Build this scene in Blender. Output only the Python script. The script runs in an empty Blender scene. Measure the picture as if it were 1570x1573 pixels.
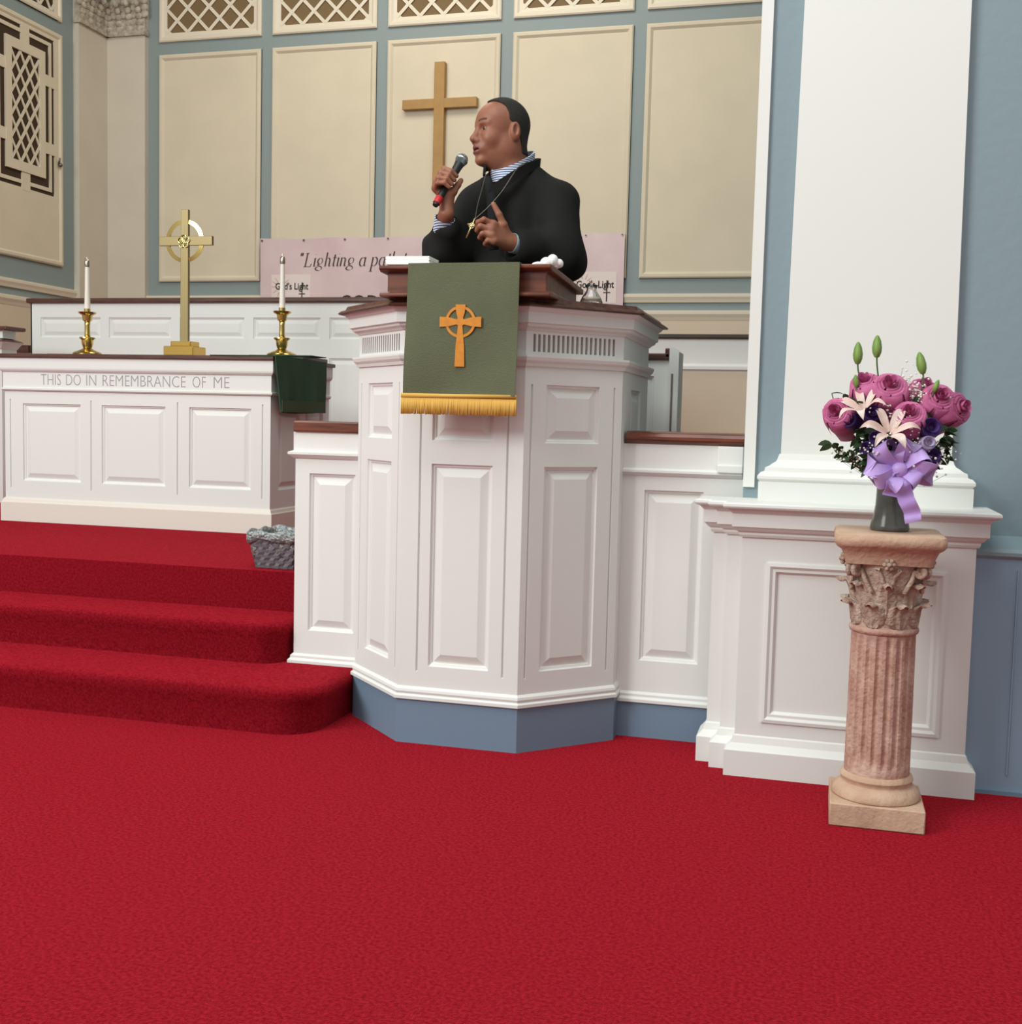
import bpy, math, random
import numpy as np
from mathutils import Vector, Matrix
random.seed(7)
SC = bpy.context.scene
COL = SC.collection
pi = math.pi

# ------------------------------------------------------------------ camera
cd = bpy.data.cameras.new('camera')
cam = bpy.data.objects.new('camera', cd); COL.objects.link(cam)
cd.sensor_width = 36; cd.sensor_fit = 'HORIZONTAL'; cd.lens = 1779/1570*36
cd.clip_start = .05; cd.clip_end = 100
F_ = Vector((-0.25802131, 0.96294864, -0.07845334)); R_ = Vector((0.96511664, 0.26063211, 0.02491516)); U_ = Vector((-0.04443948, 0.06928798, 0.9966064))
cam.matrix_world = Matrix(((R_.x, U_.x, -F_.x, 0), (R_.y, U_.y, -F_.y, 0), (R_.z, U_.z, -F_.z, 1.05), (0, 0, 0, 1)))
SC.camera = cam

def lin(c):
    return tuple(((v/255)/12.92 if v/255 <= .04045 else ((v/255+.055)/1.055)**2.4) for v in c) + (1,)

# ------------------------------------------------------------------ world, lights, exposure
W = bpy.data.worlds.new('world'); SC.world = W; W.use_nodes = True
bg = W.node_tree.nodes['Background']
bg.inputs[0].default_value = (.97, 1.0, 1.0, 1); bg.inputs[1].default_value = .53
def area(name, loc, target, sx, sy, power, color):
    l = bpy.data.lights.new(name, 'AREA'); l.shape = 'RECTANGLE'; l.size = sx; l.size_y = sy
    l.energy = power; l.color = color
    o = bpy.data.objects.new(name, l); COL.objects.link(o); o.location = loc
    o.rotation_euler = (Vector(target)-Vector(loc)).to_track_quat('-Z', 'Y').to_euler()
    return o
area('nave_window_light_left', (-5.5, -2.0, 4.6), (-1.2, 4.2, 1.0), 3.2, 2.6, 430, (.95, 1.0, .99))
area('nave_overhead_fill', (-1.0, 1.0, 6.6), (-1.0, 2.5, 0), 4.5, 3.5, 200, (.95, 1.0, .99))  # unseen fill from above, added to brighten the nave
area('chancel_ceiling_light', (-3.2, 7.6, 6.3), (-3.3, 9.0, 1.0), 3.5, 1.6, 112, (1.0, .95, .86))
SC.view_settings.view_transform = 'Standard'
SC.view_settings.look = 'None'
SC.view_settings.exposure = 0.03
SC.view_settings.gamma = 1.0
SC.view_settings.use_curve_mapping = False

# ------------------------------------------------------------------ materials
MATS = {}
def mat(name, rgb, rough=.5, metal=0, var=0, vscale=8, bump=0, bscale=60, spec=.5, coat=0, trans=0, sheen=0, rgb2=None, ior=1.45, detail=4):
    if name in MATS: return MATS[name]
    m = bpy.data.materials.new(name); m.use_nodes = True; nt = m.node_tree; b = nt.nodes['Principled BSDF']
    b.inputs['Base Color'].default_value = lin(rgb); b.inputs['Roughness'].default_value = rough
    b.inputs['Metallic'].default_value = metal; b.inputs['Specular IOR Level'].default_value = spec
    b.inputs['Coat Weight'].default_value = coat; b.inputs['Coat Roughness'].default_value = .15
    b.inputs['Transmission Weight'].default_value = trans; b.inputs['IOR'].default_value = ior
    b.inputs['Sheen Weight'].default_value = sheen
    tc = nt.nodes.new('ShaderNodeTexCoord')
    if var or rgb2:
        n = nt.nodes.new('ShaderNodeTexNoise'); n.inputs['Scale'].default_value = vscale; n.inputs['Detail'].default_value = detail
        nt.links.new(tc.outputs['Object'], n.inputs['Vector'])
        r = nt.nodes.new('ShaderNodeValToRGB'); nt.links.new(n.outputs['Fac'], r.inputs[0])
        c = lin(rgb); c2 = lin(rgb2) if rgb2 else tuple(x*(1-var) for x in c[:3])+(1,)
        r.color_ramp.elements[0].color = c2; r.color_ramp.elements[0].position = .35
        r.color_ramp.elements[1].color = c; r.color_ramp.elements[1].position = .65
        nt.links.new(r.outputs[0], b.inputs['Base Color'])
    if bump:
        n = nt.nodes.new('ShaderNodeTexNoise'); n.inputs['Scale'].default_value = bscale; n.inputs['Detail'].default_value = 3
        nt.links.new(tc.outputs['Object'], n.inputs['Vector'])
        bp = nt.nodes.new('ShaderNodeBump'); bp.inputs['Strength'].default_value = bump; bp.inputs['Distance'].default_value = .01
        nt.links.new(n.outputs['Fac'], bp.inputs['Height']); nt.links.new(bp.outputs[0], b.inputs['Normal'])
    MATS[name] = m; return m
def wood(name, rgb, rgb2, rough=.35, sc=(2, 22, 22)):
    m = mat(name, rgb, rough, spec=.5)
    nt = m.node_tree; b = nt.nodes['Principled BSDF']
    tc = nt.nodes.new('ShaderNodeTexCoord'); mp = nt.nodes.new('ShaderNodeMapping'); mp.inputs['Scale'].default_value = sc
    n = nt.nodes.new('ShaderNodeTexNoise'); n.inputs['Scale'].default_value = 3; n.inputs['Detail'].default_value = 6
    r = nt.nodes.new('ShaderNodeValToRGB'); r.color_ramp.elements[0].color = lin(rgb2); r.color_ramp.elements[1].color = lin(rgb)
    r.color_ramp.elements[0].position = .38; r.color_ramp.elements[1].position = .62
    nt.links.new(tc.outputs['Object'], mp.inputs[0]); nt.links.new(mp.outputs[0], n.inputs['Vector'])
    nt.links.new(n.outputs['Fac'], r.inputs[0]); nt.links.new(r.outputs[0], b.inputs['Base Color'])
    return m
WHITE = mat('white_gloss_paint', (226, 226, 220), .45, spec=.35, bump=.05, bscale=25)
WHITE2 = mat('white_wall_paint', (226, 227, 220), .6, bump=.04, bscale=30)
CREAM = mat('cream_wall_paint', (214, 203, 178), .7, var=.05, vscale=3, bump=.06, bscale=40)
TRIMC = mat('cream_moulding_paint', (222, 212, 190), .5)
BEIGE = mat('beige_wainscot_paint', (214, 197, 172), .65, var=.04, vscale=2)
BLUE = mat('grey_blue_wall_paint', (136, 149, 148), .6, bump=.05, bscale=40)
BLUEF = mat('front_wall_blue_paint', (132, 150, 156), .5, bump=.12, bscale=30)
BLUEP = mat('plinth_blue_paint', (114, 135, 154), .45)
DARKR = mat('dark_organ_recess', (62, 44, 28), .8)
RECESS = mat('brown_grille_backing', (120, 98, 66), .8)
VENT = mat('olive_vent_backing', (98, 90, 62), .8)
WOODR = wood('reddish_brown_wood', (118, 66, 46), (88, 46, 32), .32)
WOODD = wood('dark_brown_wood', (94, 60, 47), (70, 43, 34), .38)
WOODO = wood('dark_olive_wood', (62, 54, 38), (48, 42, 30), .45)
GOLDP = mat('gold_painted_wood', (172, 132, 70), .5, var=.12, vscale=9)
BRASS = mat('polished_brass', (214, 186, 112), .2, metal=1)
BRASSB = mat('brushed_brass', (146, 130, 94), .46, metal=1)
CARPET = mat('red_carpet', (150, 14, 32), .95, var=.52, vscale=120, bump=1.0, bscale=420, spec=.08, sheen=1.0, detail=9)
CB_ = CARPET.node_tree.nodes['Principled BSDF']; CB_.inputs['Sheen Roughness'].default_value = .45; nt_ = CARPET.node_tree
n_ = [n for n in nt_.nodes if n.type == 'TEX_NOISE'][0]; r_ = nt_.nodes.new('ShaderNodeValToRGB'); nt_.links.new(n_.outputs['Fac'], r_.inputs[0])
r_.color_ramp.elements[0].position = .36; r_.color_ramp.elements[1].position = .64
r_.color_ramp.elements[0].color = (.68, .02, .035, 1); r_.color_ramp.elements[1].color = (1, .05, .08, 1)
nt_.links.new(r_.outputs[0], CB_.inputs['Sheen Tint'])
# broad uneven wear of the carpet pile
# ------------------------------------------------------------------ mesh helpers
class MB:
    def __init__(s): s.v = []; s.f = []; s.smooth = False
    def add(s, vs, fs):
        n = len(s.v); s.v += [tuple(p) for p in vs]; s.f += [tuple(i+n for i in f) for f in fs]; return s
    def box(s, x0, x1, y0, y1, z0, z1):
        vs = [(x, y, z) for x in (x0, x1) for y in (y0, y1) for z in (z0, z1)]
        return s.add(vs, [(0, 1, 3, 2), (4, 6, 7, 5), (0, 4, 5, 1), (2, 3, 7, 6), (0, 2, 6, 4), (1, 5, 7, 3)])
    def prism(s, pts, z0, z1, m=None):
        m = m or (lambda u, v, h: (u, v, h)); n = len(pts)
        vs = [m(p[0], p[1], z0) for p in pts]+[m(p[0], p[1], z1) for p in pts]
        fs = [tuple(range(n))[::-1], tuple(range(n, 2*n))]+[(i, (i+1) % n, n+(i+1) % n, n+i) for i in range(n)]
        return s.add(vs, fs)
    def taper(s, b0, z0, b1, z1):
        (x0, x1, y0, y1), (a0, a1, c0, c1) = b0, b1
        vs = [(x0, y0, z0), (x1, y0, z0), (x1, y1, z0), (x0, y1, z0), (a0, c0, z1), (a1, c0, z1), (a1, c1, z1), (a0, c1, z1)]
        return s.add(vs, [(3, 2, 1, 0), (4, 5, 6, 7), (0, 1, 5, 4), (1, 2, 6, 5), (2, 3, 7, 6), (3, 0, 4, 7)])
    def lathe(s, prof, c, n=32, fl=None, axis=None):
        # prof (r, z); fl(theta, z, r) -> r ; c = base centre; axis optional direction
        vs = []; A = Vector(axis).normalized() if axis is not None else Vector((0, 0, 1))
        q = A.to_track_quat('Z', 'Y') if axis is not None else None
        for r, z in prof:
            for k in range(n):
                t = 2*pi*k/n; rr = fl(t, z, r) if fl else r
                p = Vector((rr*math.cos(t), rr*math.sin(t), z))
                if q: p = q @ p
                vs.append((p.x+c[0], p.y+c[1], p.z+c[2]))
        m = len(prof)
        fs = [(i*n+k, i*n+(k+1) % n, (i+1)*n+(k+1) % n, (i+1)*n+k) for i in range(m-1) for k in range(n)]
        if prof[0][0] > 1e-5: fs.append(tuple(range(n))[::-1])
        if prof[-1][0] > 1e-5: fs.append(tuple(range((m-1)*n, m*n)))
        return s.add(vs, fs)
    def tube(s, pts, r, n=8, closed=False):
        P = [Vector(p) for p in pts]; m = len(P); rs = r if isinstance(r, (list, tuple)) else [r]*m
        vs = []; N = None
        for i in range(m):
            if closed: T = P[(i+1) % m]-P[i-1]
            else: T = P[min(i+1, m-1)]-P[max(i-1, 0)]
            T.normalize()
            if N is None: N = T.orthogonal().normalized()
            else: N = (N-T*N.dot(T)); N = N.normalized() if N.length > 1e-6 else T.orthogonal().normalized()
            B = T.cross(N)
            for k in range(n):
                a = 2*pi*k/n; vs.append(P[i]+(N*math.cos(a)+B*math.sin(a))*rs[i])
        fs = [(i*n+k, i*n+(k+1) % n, ((i+1) % m)*n+(k+1) % n, ((i+1) % m)*n+k) for i in range(m if closed else m-1) for k in range(n)]
        if not closed: fs += [tuple(range(n))[::-1], tuple(range((m-1)*n, m*n))]
        return s.add(vs, fs)
    def sphere(s, c, r, n=16, m=10):
        r = r if isinstance(r, (list, tuple)) else (r, r, r)
        vs = [(c[0], c[1], c[2]+r[2])]
        for i in range(1, m):
            p = pi*i/m
            for k in range(n):
                t = 2*pi*k/n; vs.append((c[0]+r[0]*math.sin(p)*math.cos(t), c[1]+r[1]*math.sin(p)*math.sin(t), c[2]+r[2]*math.cos(p)))
        vs.append((c[0], c[1], c[2]-r[2])); L = len(vs)-1
        fs = [(0, 1+k, 1+(k+1) % n) for k in range(n)]
        for i in range(m-2):
            fs += [(1+i*n+k, 1+(i+1)*n+k, 1+(i+1)*n+(k+1) % n, 1+i*n+(k+1) % n) for k in range(n)]
        fs += [(L, 1+(m-2)*n+(k+1) % n, 1+(m-2)*n+k) for k in range(n)]
        return s.add(vs, fs)
    def sweep(s, path, prof, closed=False, m=None):
        # path 2D, prof list of (offset to the right of travel, h); mitred corners
        m = m or (lambda u, v, h: (u, v, h)); n = len(path); k = len(prof); vs = []
        P = [Vector(p) for p in path]
        for i in range(n):
            d1 = (P[i]-P[i-1]).normalized() if (closed or i > 0) else None
            d2 = (P[(i+1) % n]-P[i]).normalized() if (closed or i < n-1) else None
            d1 = d1 or d2; d2 = d2 or d1
            n1 = Vector((d1.y, -d1.x)); n2 = Vector((d2.y, -d2.x)); b = (n1+n2); b = b/(1+n1.dot(n2)+1e-9)
            for o, h in prof: q = P[i]+b*o; vs.append(m(q.x, q.y, h))
        fs = []
        for i in range(n if closed else n-1):
            j = (i+1) % n
            fs += [(i*k+a, j*k+a, j*k+a+1, i*k+a+1) for a in range(k-1)]
            fs.append((i*k+k-1, j*k+k-1, j*k, i*k))
        if not closed: fs += [tuple(range(k))[::-1], tuple(range((n-1)*k, n*k))]
        return s.add(vs, fs)
    def ribbon(s, pts, w, wd, th=.0015):
        # strip along pts, half width vector wd[i]
        P = [Vector(p) for p in pts]; m = len(P); vs = []
        for i in range(m):
            T = (P[min(i+1, m-1)]-P[max(i-1, 0)]).normalized(); D = Vector(wd[i]) if isinstance(wd, list) else Vector(wd)
            D = (D-T*D.dot(T)).normalized(); Nn = T.cross(D)*th/2; ww = w[i] if isinstance(w, list) else w
            vs += [P[i]-D*ww/2-Nn, P[i]+D*ww/2-Nn, P[i]+D*ww/2+Nn, P[i]-D*ww/2+Nn]
        fs = [(i*4+a, i*4+(a+1) % 4, i*4+4+(a+1) % 4, i*4+4+a) for i in range(m-1) for a in range(4)]+[(3, 2, 1, 0), (m*4-4, m*4-3, m*4-2, m*4-1)]
        return s.add(vs, fs)

ORG = {}
def obj(name, mb, m, parent=None, smooth=False, bevel=0, loc=None, auto=None, kind=None):
    me = bpy.data.meshes.new(name)
    base = Vector(ORG.get(parent.name, (0, 0, 0))) if parent else Vector(loc or (0, 0, 0))
    vs = [(v[0]-base.x, v[1]-base.y, v[2]-base.z) for v in mb.v]
    me.from_pydata(vs, [], mb.f); me.validate()
    import bmesh
    bm = bmesh.new(); bm.from_mesh(me); bmesh.ops.recalc_face_normals(bm, faces=bm.faces); bm.to_mesh(me); bm.free()
    if m: me.materials.append(m)
    if smooth:
        me.shade_smooth() if hasattr(me, 'shade_smooth') else None
        if auto: me.set_sharp_from_angle(angle=math.radians(auto))
    o = bpy.data.objects.new(name, me); COL.objects.link(o)
    if parent: o.parent = parent; ORG[o.name] = base
    else: o.location = base; ORG[o.name] = base
    if bevel:
        b = o.modifiers.new('bevel', 'BEVEL'); b.width = bevel; b.segments = 2; b.limit_method = 'ANGLE'; b.angle_limit = math.radians(40)
    if kind: o['kind'] = kind
    return o
def thing(name, label, cat, loc, group=None, rot=None):
    o = bpy.data.objects.new(name, None); COL.objects.link(o); o.location = loc; o.empty_display_size = .05
    if rot: o.rotation_euler = rot
    o['label'] = label; o['category'] = cat
    if group: o['group'] = group
    ORG[o.name] = Vector(loc); return o
def tag(o, label, cat, group=None):
    o['label'] = label; o['category'] = cat
    if group: o['group'] = group
    return o
def struct(name, mb, m, **k):
    o = obj(name, mb, m, **k); o['kind'] = 'structure'; return o

RAISED = [(0, 0), (.003, -.007), (.009, -.009), (.012, -.013), (.016, -.013), (.040, -.003)]
FLATF = [(0, 0), (.004, .006), (.012, .006), (.02, -.004), (.026, -.010)]
def face(mb, O, U, N, w, z0, z1, panels=(), grooves=(), slab=.03, u0=0):
    """flat board on the plane O+U*u, outward N, with holes for panels; returns panel MBs"""
    m = lambda u, z, h: (O[0]+U[0]*u+N[0]*h, O[1]+U[1]*u+N[1]*h, z)
    holes = list(panels)+list(grooves)
    us = sorted({u0, w}|{a for p in holes for a in (p[0], p[1])}); zs = sorted({z0, z1}|{a for p in holes for a in (p[2], p[3])})
    for i in range(len(us)-1):
        for j in range(len(zs)-1):
            cu, cz = (us[i]+us[i+1])/2, (zs[j]+zs[j+1])/2
            if any(p[0] < cu < p[1] and p[2] < cz < p[3] for p in holes): continue
            q = [(us[i], zs[j]), (us[i+1], zs[j]), (us[i+1], zs[j+1]), (us[i], zs[j+1])]
            mb.add([m(a, b, 0) for a, b in q], [(0, 1, 2, 3)])
    for g in grooves:
        c = [(0, 0), (.35*min(g[1]-g[0], g[3]-g[2]), -.007)]
        ringfill(mb, g, c, m)
    q = [(u0, z0), (w, z0), (w, z1), (u0, z1)]
    q = [(u0+.016, z0), (w-.016, z0), (w-.016, z1), (u0+.016, z1)]
    mb.prism(q, -slab, -.0145, m)
    out = []
    for p in panels:
        pm = MB(); ringfill(pm, p[:4], p[4] if len(p) > 4 else RAISED, m); out.append(pm)
    return out
def ringfill(mb, r, prof, m):
    vs = []
    for o, h in prof: vs += [m(r[0]+o, r[2]+o, h), m(r[1]-o, r[2]+o, h), m(r[1]-o, r[3]-o, h), m(r[0]+o, r[3]-o, h)]
    k = len(prof); fs = [(i*4+a, i*4+(a+1) % 4, i*4+4+(a+1) % 4, i*4+4+a) for i in range(k-1) for a in range(4)]
    fs.append((4*k-4, 4*k-3, 4*k-2, 4*k-1)); mb.add(vs, fs)
def text_mb(body, size, loc, sx=1.0, depth=.001, shear=0, off=0, space=1.0):
    """lettering standing in an XZ plane that faces -Y, lower left at loc"""
    cu = bpy.data.curves.new('t', 'FONT'); cu.body = body; cu.size = size; cu.extrude = depth; cu.shear = shear; cu.offset = off; cu.space_character = space
    cu.resolution_u = 3
    t = bpy.data.objects.new('t', cu); COL.objects.link(t)
    dg = bpy.context.evaluated_depsgraph_get(); me = bpy.data.meshes.new_from_object(t.evaluated_get(dg))
    mb = MB(); mb.add([(loc[0]+v.co.x*sx, loc[1]-v.co.z, loc[2]+v.co.y) for v in me.vertices], [tuple(p.vertices) for p in me.polygons])
    bpy.data.objects.remove(t); bpy.data.curves.remove(cu); bpy.data.meshes.remove(me)
    return mb

# ------------------------------------------------------------------ floor, platform, steps
struct('floor', MB().box(-9, 3.2, -4, 4.4, -.06, 0), CARPET)
struct('floor', MB().box(-6.96, .03, 4.0, 10.2, .30, .455), CARPET)
st = thing('carpeted_steps', 'three red carpeted steps with rounded noses rising to the chancel', 'steps', (-4, 3.41, 0))
def step(y, x1, z0, z1, r, yb, name='step'):
    path = [(-6.9, y)]+[(x1-r+r*math.sin(a), y+r-r*math.cos(a)) for a in [i*pi/2/10 for i in range(11)]]+[(x1, yb)]
    prof = [(-.012, z0), (-.008, z1-.075), (.004, z1-.045), (.010, z1-.028), (.006, z1-.012), (-.012, z1-.001), (-.06, z1), (-.06, z0)]
    # right of travel (+x) is -y = outward
    mb = MB().sweep(path, prof)
    inner = [(-6.9, y+.05)]+[(x1-r+(r-.05)*math.sin(a), y+r-(r-.05)*math.cos(a)) for a in [i*pi/2/10 for i in range(11)]]+[(x1-.05, yb), (-6.9, yb)]
    mb.prism(inner, z0, z1-.0005)
    return obj(name, mb, CARPET, st, smooth=True, auto=50)
step(3.41, -1.575, 0, .155, .14, 4.1)
step(3.735, -1.85, .15, .305, .10, 4.1)
step(4.055, -1.84, .30, .455, .03, 4.3)

# ------------------------------------------------------------------ chancel shell
XL, YB = -6.96, 10.2
wb = struct('wall_back', MB().box(XL-.2, .23, YB, YB+.15, 0, 7.2), BLUE)
wl = struct('wall_left', MB().box(XL-.15, XL, 3.9, YB, 0, 7.2), BLUE)
struct('wall_right', MB().box(.03, .18, 4.0, YB, 0, 7.2), BLUE)
struct('ceiling', MB().box(XL-.2, .3, 4.0, YB+.15, 7.0, 7.2), WHITE2)
FR = [(0, 0), (0, .022), (-.012, .030), (-.034, .030), (-.046, .020), (-.055, .012), (-.055, 0)]
mB = lambda u, v, h: (u, YB-h, v)
mL = lambda u, v, h: (XL+h, u, v)
def rect(u0, u1, v0, v1): return [(u0, v0), (u1, v0), (u1, v1), (u0, v1)]
def lattice(mb, u0, u1, v0, v1, pu, pv, w, h0, h1, m):
    """diagonal strips clipped to a rect"""
    import itertools
    for sgn in (1, -1):
        c0 = -40
        for c in range(-40, 60):
            # line: (v-v0)/pv = sgn*(u-u0)/pu + c ; clip
            pts = []
            for u in (u0, u1):
                v = v0+pv*(sgn*(u-u0)/pu+c)
                if v0 <= v <= v1: pts.append((u, v))
            for v in (v0, v1):
                u = u0+pu*sgn*((v-v0)/pv-c)
                if u0 < u < u1: pts.append((u, v))
            if len(pts) < 2: continue
            a, b = Vector(pts[0]), Vector(pts[1])
            if (b-a).length < .02: continue
            d = (b-a).normalized(); nn = Vector((d.y, -d.x))*w/2
            mb.prism([a+nn, b+nn, b-nn, a-nn], h0+(.003 if sgn > 0 else 0), h1+(.003 if sgn > 0 else 0), m)
PX = [(-6.355, -5.272), (-5.157, -4.112), (-4.002, -2.930), (-2.815, -1.740), (-1.625, -.56)]
for a, b in PX:
    mb = MB().prism(rect(a, b, 2.32, 4.48), .0, .012, mB)
    mb.sweep(rect(a, b, 2.32, 4.48), FR, True, mB)
    obj('wall_panel', mb, CREAM, wb)
    g = MB().sweep(rect(a, b, 4.60, 6.2), [(0, 0), (0, .022), (-.012, .030), (-.034, .030), (-.05, .018), (-.082, .014), (-.082, 0)], True, mB)
    lattice(g, a+.08, b-.08, 4.68, 6.12, .225, .225, .030, .004, .014, mB)
    for sx in (a+.082, b-.082):   # clipped corners of the opening
        s_ = 1 if sx < (a+b)/2 else -1
        g.prism([(sx, 4.682), (sx+s_*.05, 4.682), (sx, 4.732)][::s_], .004, .013, mB)
    go = obj('grille', g, TRIMC, wb)
    obj('grille_backing', MB().prism(rect(a+.07, b-.07, 4.67, 6.13), .0, .003, mB), RECESS, go)
def hprof(z0, z1, d):  # horizontal moulding profile on a wall path (offset,z)
    return [(0, z0), (d*.5, z0), (d*.7, z0+(z1-z0)*.3), (d, z0+(z1-z0)*.62), (d, z1-.006), (d*.8, z1), (0, z1)]
wallpath = [(XL, 4.0), (XL, YB), (.03, YB)]
struct('trim_1', MB().sweep(wallpath, hprof(2.11, 2.185, .035)), TRIMC)
struct('trim_2', MB().sweep(wallpath, hprof(1.955, 2.04, .045)), TRIMC)
obj('wainscot', MB().box(XL, .03, YB-.02, YB, .4, 1.96), BEIGE, wb)
obj('wainscot', MB().box(XL, XL+.02, 4.0, YB, .4, 1.96), BEIGE, wl)
obj('pilaster', MB().box(XL, -6.484, YB-.062, YB, .4, 7.0), mat('pilaster_cream_paint', (206, 197, 180), .6, var=.05, vscale=3), wb)
obj('pilaster', MB().box(XL, XL+.062, 9.69, YB, .4, 7.0), MATS['pilaster_cream_paint'], wl)
obj('pilaster', MB().box(-.446, .03, YB-.035, YB, .4, 7.0), MATS['pilaster_cream_paint'], wb)
# capital of the corner pilasters
cpm = mat('worn_plaster', (196, 186, 168), .8, rgb2=(158, 148, 132), vscale=24, bump=.5, bscale=60)
def capital(m, u0, u1, z, parent):
    mb = MB()
    mb.prism(rect(u0-.015, u1+.015, z, z+.035), .02, .092, m)
    mb.prism(rect(u0-.008, u1+.008, z+.035, z+.065), .02, .078, m)
    mb.prism(rect(u0-.004, u1+.004, z+.06, z+.58), .02, .070, m)
    n = 4
    for row, (zz, hh) in enumerate([(z+.07, .22), (z+.20, .24)]):
        for i in range(n+row):
            c = u0+(u1-u0)*(i+.5-(.5*row))/n; w_ = (u1-u0)/n*.42
            for k in range(5):
                t = k/4; zc = zz+hh*t; rr = w_*(1-.5*t*t)
                p = m(c, zc, .070+.05*t**3+row*.004)
                mb.sphere(p, (rr*.9 if m is mB else .014+.02*t, .014+.02*t if m is mB else rr*.9, hh*.16), 10, 6)
            mb.sphere(m(c, zz+hh*.98, .12), .024, 10, 6)
    for u in (u0, u1): mb.sphere(m(u, z+.5, .09), .05, 12, 8)
    mb.prism(rect(u0-.05, u1+.05, z+.56, z+.66), .03, .13, m)
    return obj('pilaster_capital', mb, cpm, parent, smooth=True, auto=40)
capital(mB, XL+.03, -6.484, 4.66, wb)
capital(mL, 9.69, YB-.03, 4.66, wl)
# left wall panel with the pierced organ screen
def frame_piece(mb, u0, u1, v0, v1, h0, h1, m): mb.prism(rect(u0, u1, v0, v1), h0, h1, m)
lp = MB(); c, cz = 8.99, 3.70
def ring(mb, hw, hh, w, wv, h0, h1, m, c=c, cz=cz):
    """rectangular ring with outer half size hw,hh and band w (sides), wv (top/bottom)"""
    frame_piece(mb, c-hw, c+hw, cz+hh-wv, cz+hh, h0, h1, m); frame_piece(mb, c-hw, c+hw, cz-hh, cz-hh+wv, h0, h1, m)
    frame_piece(mb, c-hw, c-hw+w, cz-hh+wv, cz+hh-wv, h0, h1, m); frame_piece(mb, c+hw-w, c+hw, cz-hh+wv, cz+hh-wv, h0, h1, m)
lp.sweep([(9.50, 2.38), (9.50, 4.48), (8.48, 4.48), (8.48, 2.38)][::-1], [(0, 0), (0, .022), (.012, .030), (.034, .030), (.05, .018), (.055, 0)] if False else [(o*-1, h) for o, h in FR], True, mL)
frame_piece(lp, 8.50, 9.48, 2.40, 2.921, .002, .016, mL)
ring(lp, .49, .779, .09, .08, .002, .016, mL)
ring(lp, .36, .665, .032, .032, .004, .016, mL)
ring(lp, .262, .56, .075, .085, .004, .026, mL)
for uu in (c-.055,):
    frame_piece(lp, uu, uu+.11, cz+.5, cz+.72, .004, .018, mL); frame_piece(lp, uu, uu+.11, cz-.72, cz-.5, .004, .018, mL)
for vv in (cz+.27, cz-.33):
    for s_ in (-1, 1):
        a, b = sorted((c+s_*.24, c+s_*.42)); frame_piece(lp, a, b, vv, vv+.10, .004, .018, mL)
lattice(lp, c-.19, c+.19, cz-.48, cz+.48, .127, .19, .024, .006, .016, mL)
lpo = obj('wall_panel', lp, CREAM, wl)
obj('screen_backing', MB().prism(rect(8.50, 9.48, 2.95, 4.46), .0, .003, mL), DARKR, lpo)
obj('latch', MB().sphere(mL(9.44, 3.30, .04), .02).tube([mL(9.44, 3.30, .02), mL(9.42, 3.36, .05)], .008), mat('pewter_metal', (120, 115, 105), .4, metal=1), lpo, smooth=True)
lp2 = MB().sweep([(9.50, 4.60), (9.50, 6.4), (8.48, 6.4), (8.48, 4.60)][::-1], [(-o, h) for o, h in FR], True, mL)
frame_piece(lp2, 8.53, 9.45, 4.6, 4.66, 0, .016, mL); frame_piece(lp2, 9.39, 9.46, 4.66, 6.3, 0, .016, mL)
lattice(lp2, 8.55, 9.40, 4.66, 6.3, .16, .22, .026, .006, .016, mL)
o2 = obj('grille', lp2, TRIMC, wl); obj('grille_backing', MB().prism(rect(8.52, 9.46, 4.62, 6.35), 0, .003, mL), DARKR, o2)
for y0 in (7.3, 6.12, 4.94):
    obj('wall_panel', MB().prism(rect(y0, y0+1.02, 2.38, 4.48), 0, .012, mL).sweep([(y0+1.02, 2.38), (y0+1.02, 4.48), (y0, 4.48), (y0, 2.38)][::-1], [(-o, h) for o, h in FR], True, mL), CREAM, wl)
# ------------------------------------------------------------------ nave front wall right of the opening
wf = struct('wall_front', MB().box(-.241, 3.2, 3.74, 4.05, 0, 7.2), BLUEF)
struct('trim_3', MB().box(-.2415, -.206, 3.728, 3.741, .86, 7.2), WHITE2)
WBL = mat('wainscot_blue_lightened', (134, 158, 176), .5)  # same blue as the plinth, lightened to offset the dim reddish light here
wn = MB().box(.437, 3.2, 3.565, 3.74, 0, .69)
obj('wainscot', wn, WBL, wf)
for x in (.553, .90, 1.25, 1.6):   # board joints
    obj('batten', MB().box(x, x+.004, 3.560, 3.566, .06, .66), WBL, wf)
struct('trim_4', MB().sweep([(.437, 3.57), (3.2, 3.57)], [(-.17, .69), (.008, .69), (.014, .698), (.014, .708), (.004, .718), (-.02, .722), (-.17, .742)]), BLUEF)
struct('baseboard_right', MB().box(.437, 3.2, 3.556, 3.57, 0, .012), BLUEP)

# ------------------------------------------------------------------ right pier: pedestal, ledge and shaft
PL = [(-.318, 3.74), (-.318, 3.633), (-.272, 3.633), (-.272, 3.577), (-.222, 3.577), (-.222, 3.511), (.433, 3.511), (.433, 3.74)]
pier = thing('pilaster', 'large white pilaster on a panelled pedestal against the blue wall', 'pillar', (.1, 3.65, 0))
pb = MB()
ps = face(pb, (-.222, 3.511), (1, 0), (0, -1), .655, .09, .73, panels=[(.075, .58, .165, .648, [(0, 0), (.0, .006), (.010, .008), (.018, .002), (.026, .002), (.034, -.008)])])
pb.prism([(-.318, 3.74), (-.318, 3.633), (-.272, 3.633), (-.272, 3.577), (-.222, 3.577), (-.222, 3.541), (.433, 3.541), (.433, 3.74)], 0, .75)
pb.box(-.2221, -.2215, 3.5112, 3.545, .09, .73); pb.box(.4325, .4331, 3.5112, 3.545, .09, .73)
obj('pedestal', pb, WHITE, pier)
obj('panel', ps[0], WHITE, pier)
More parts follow.
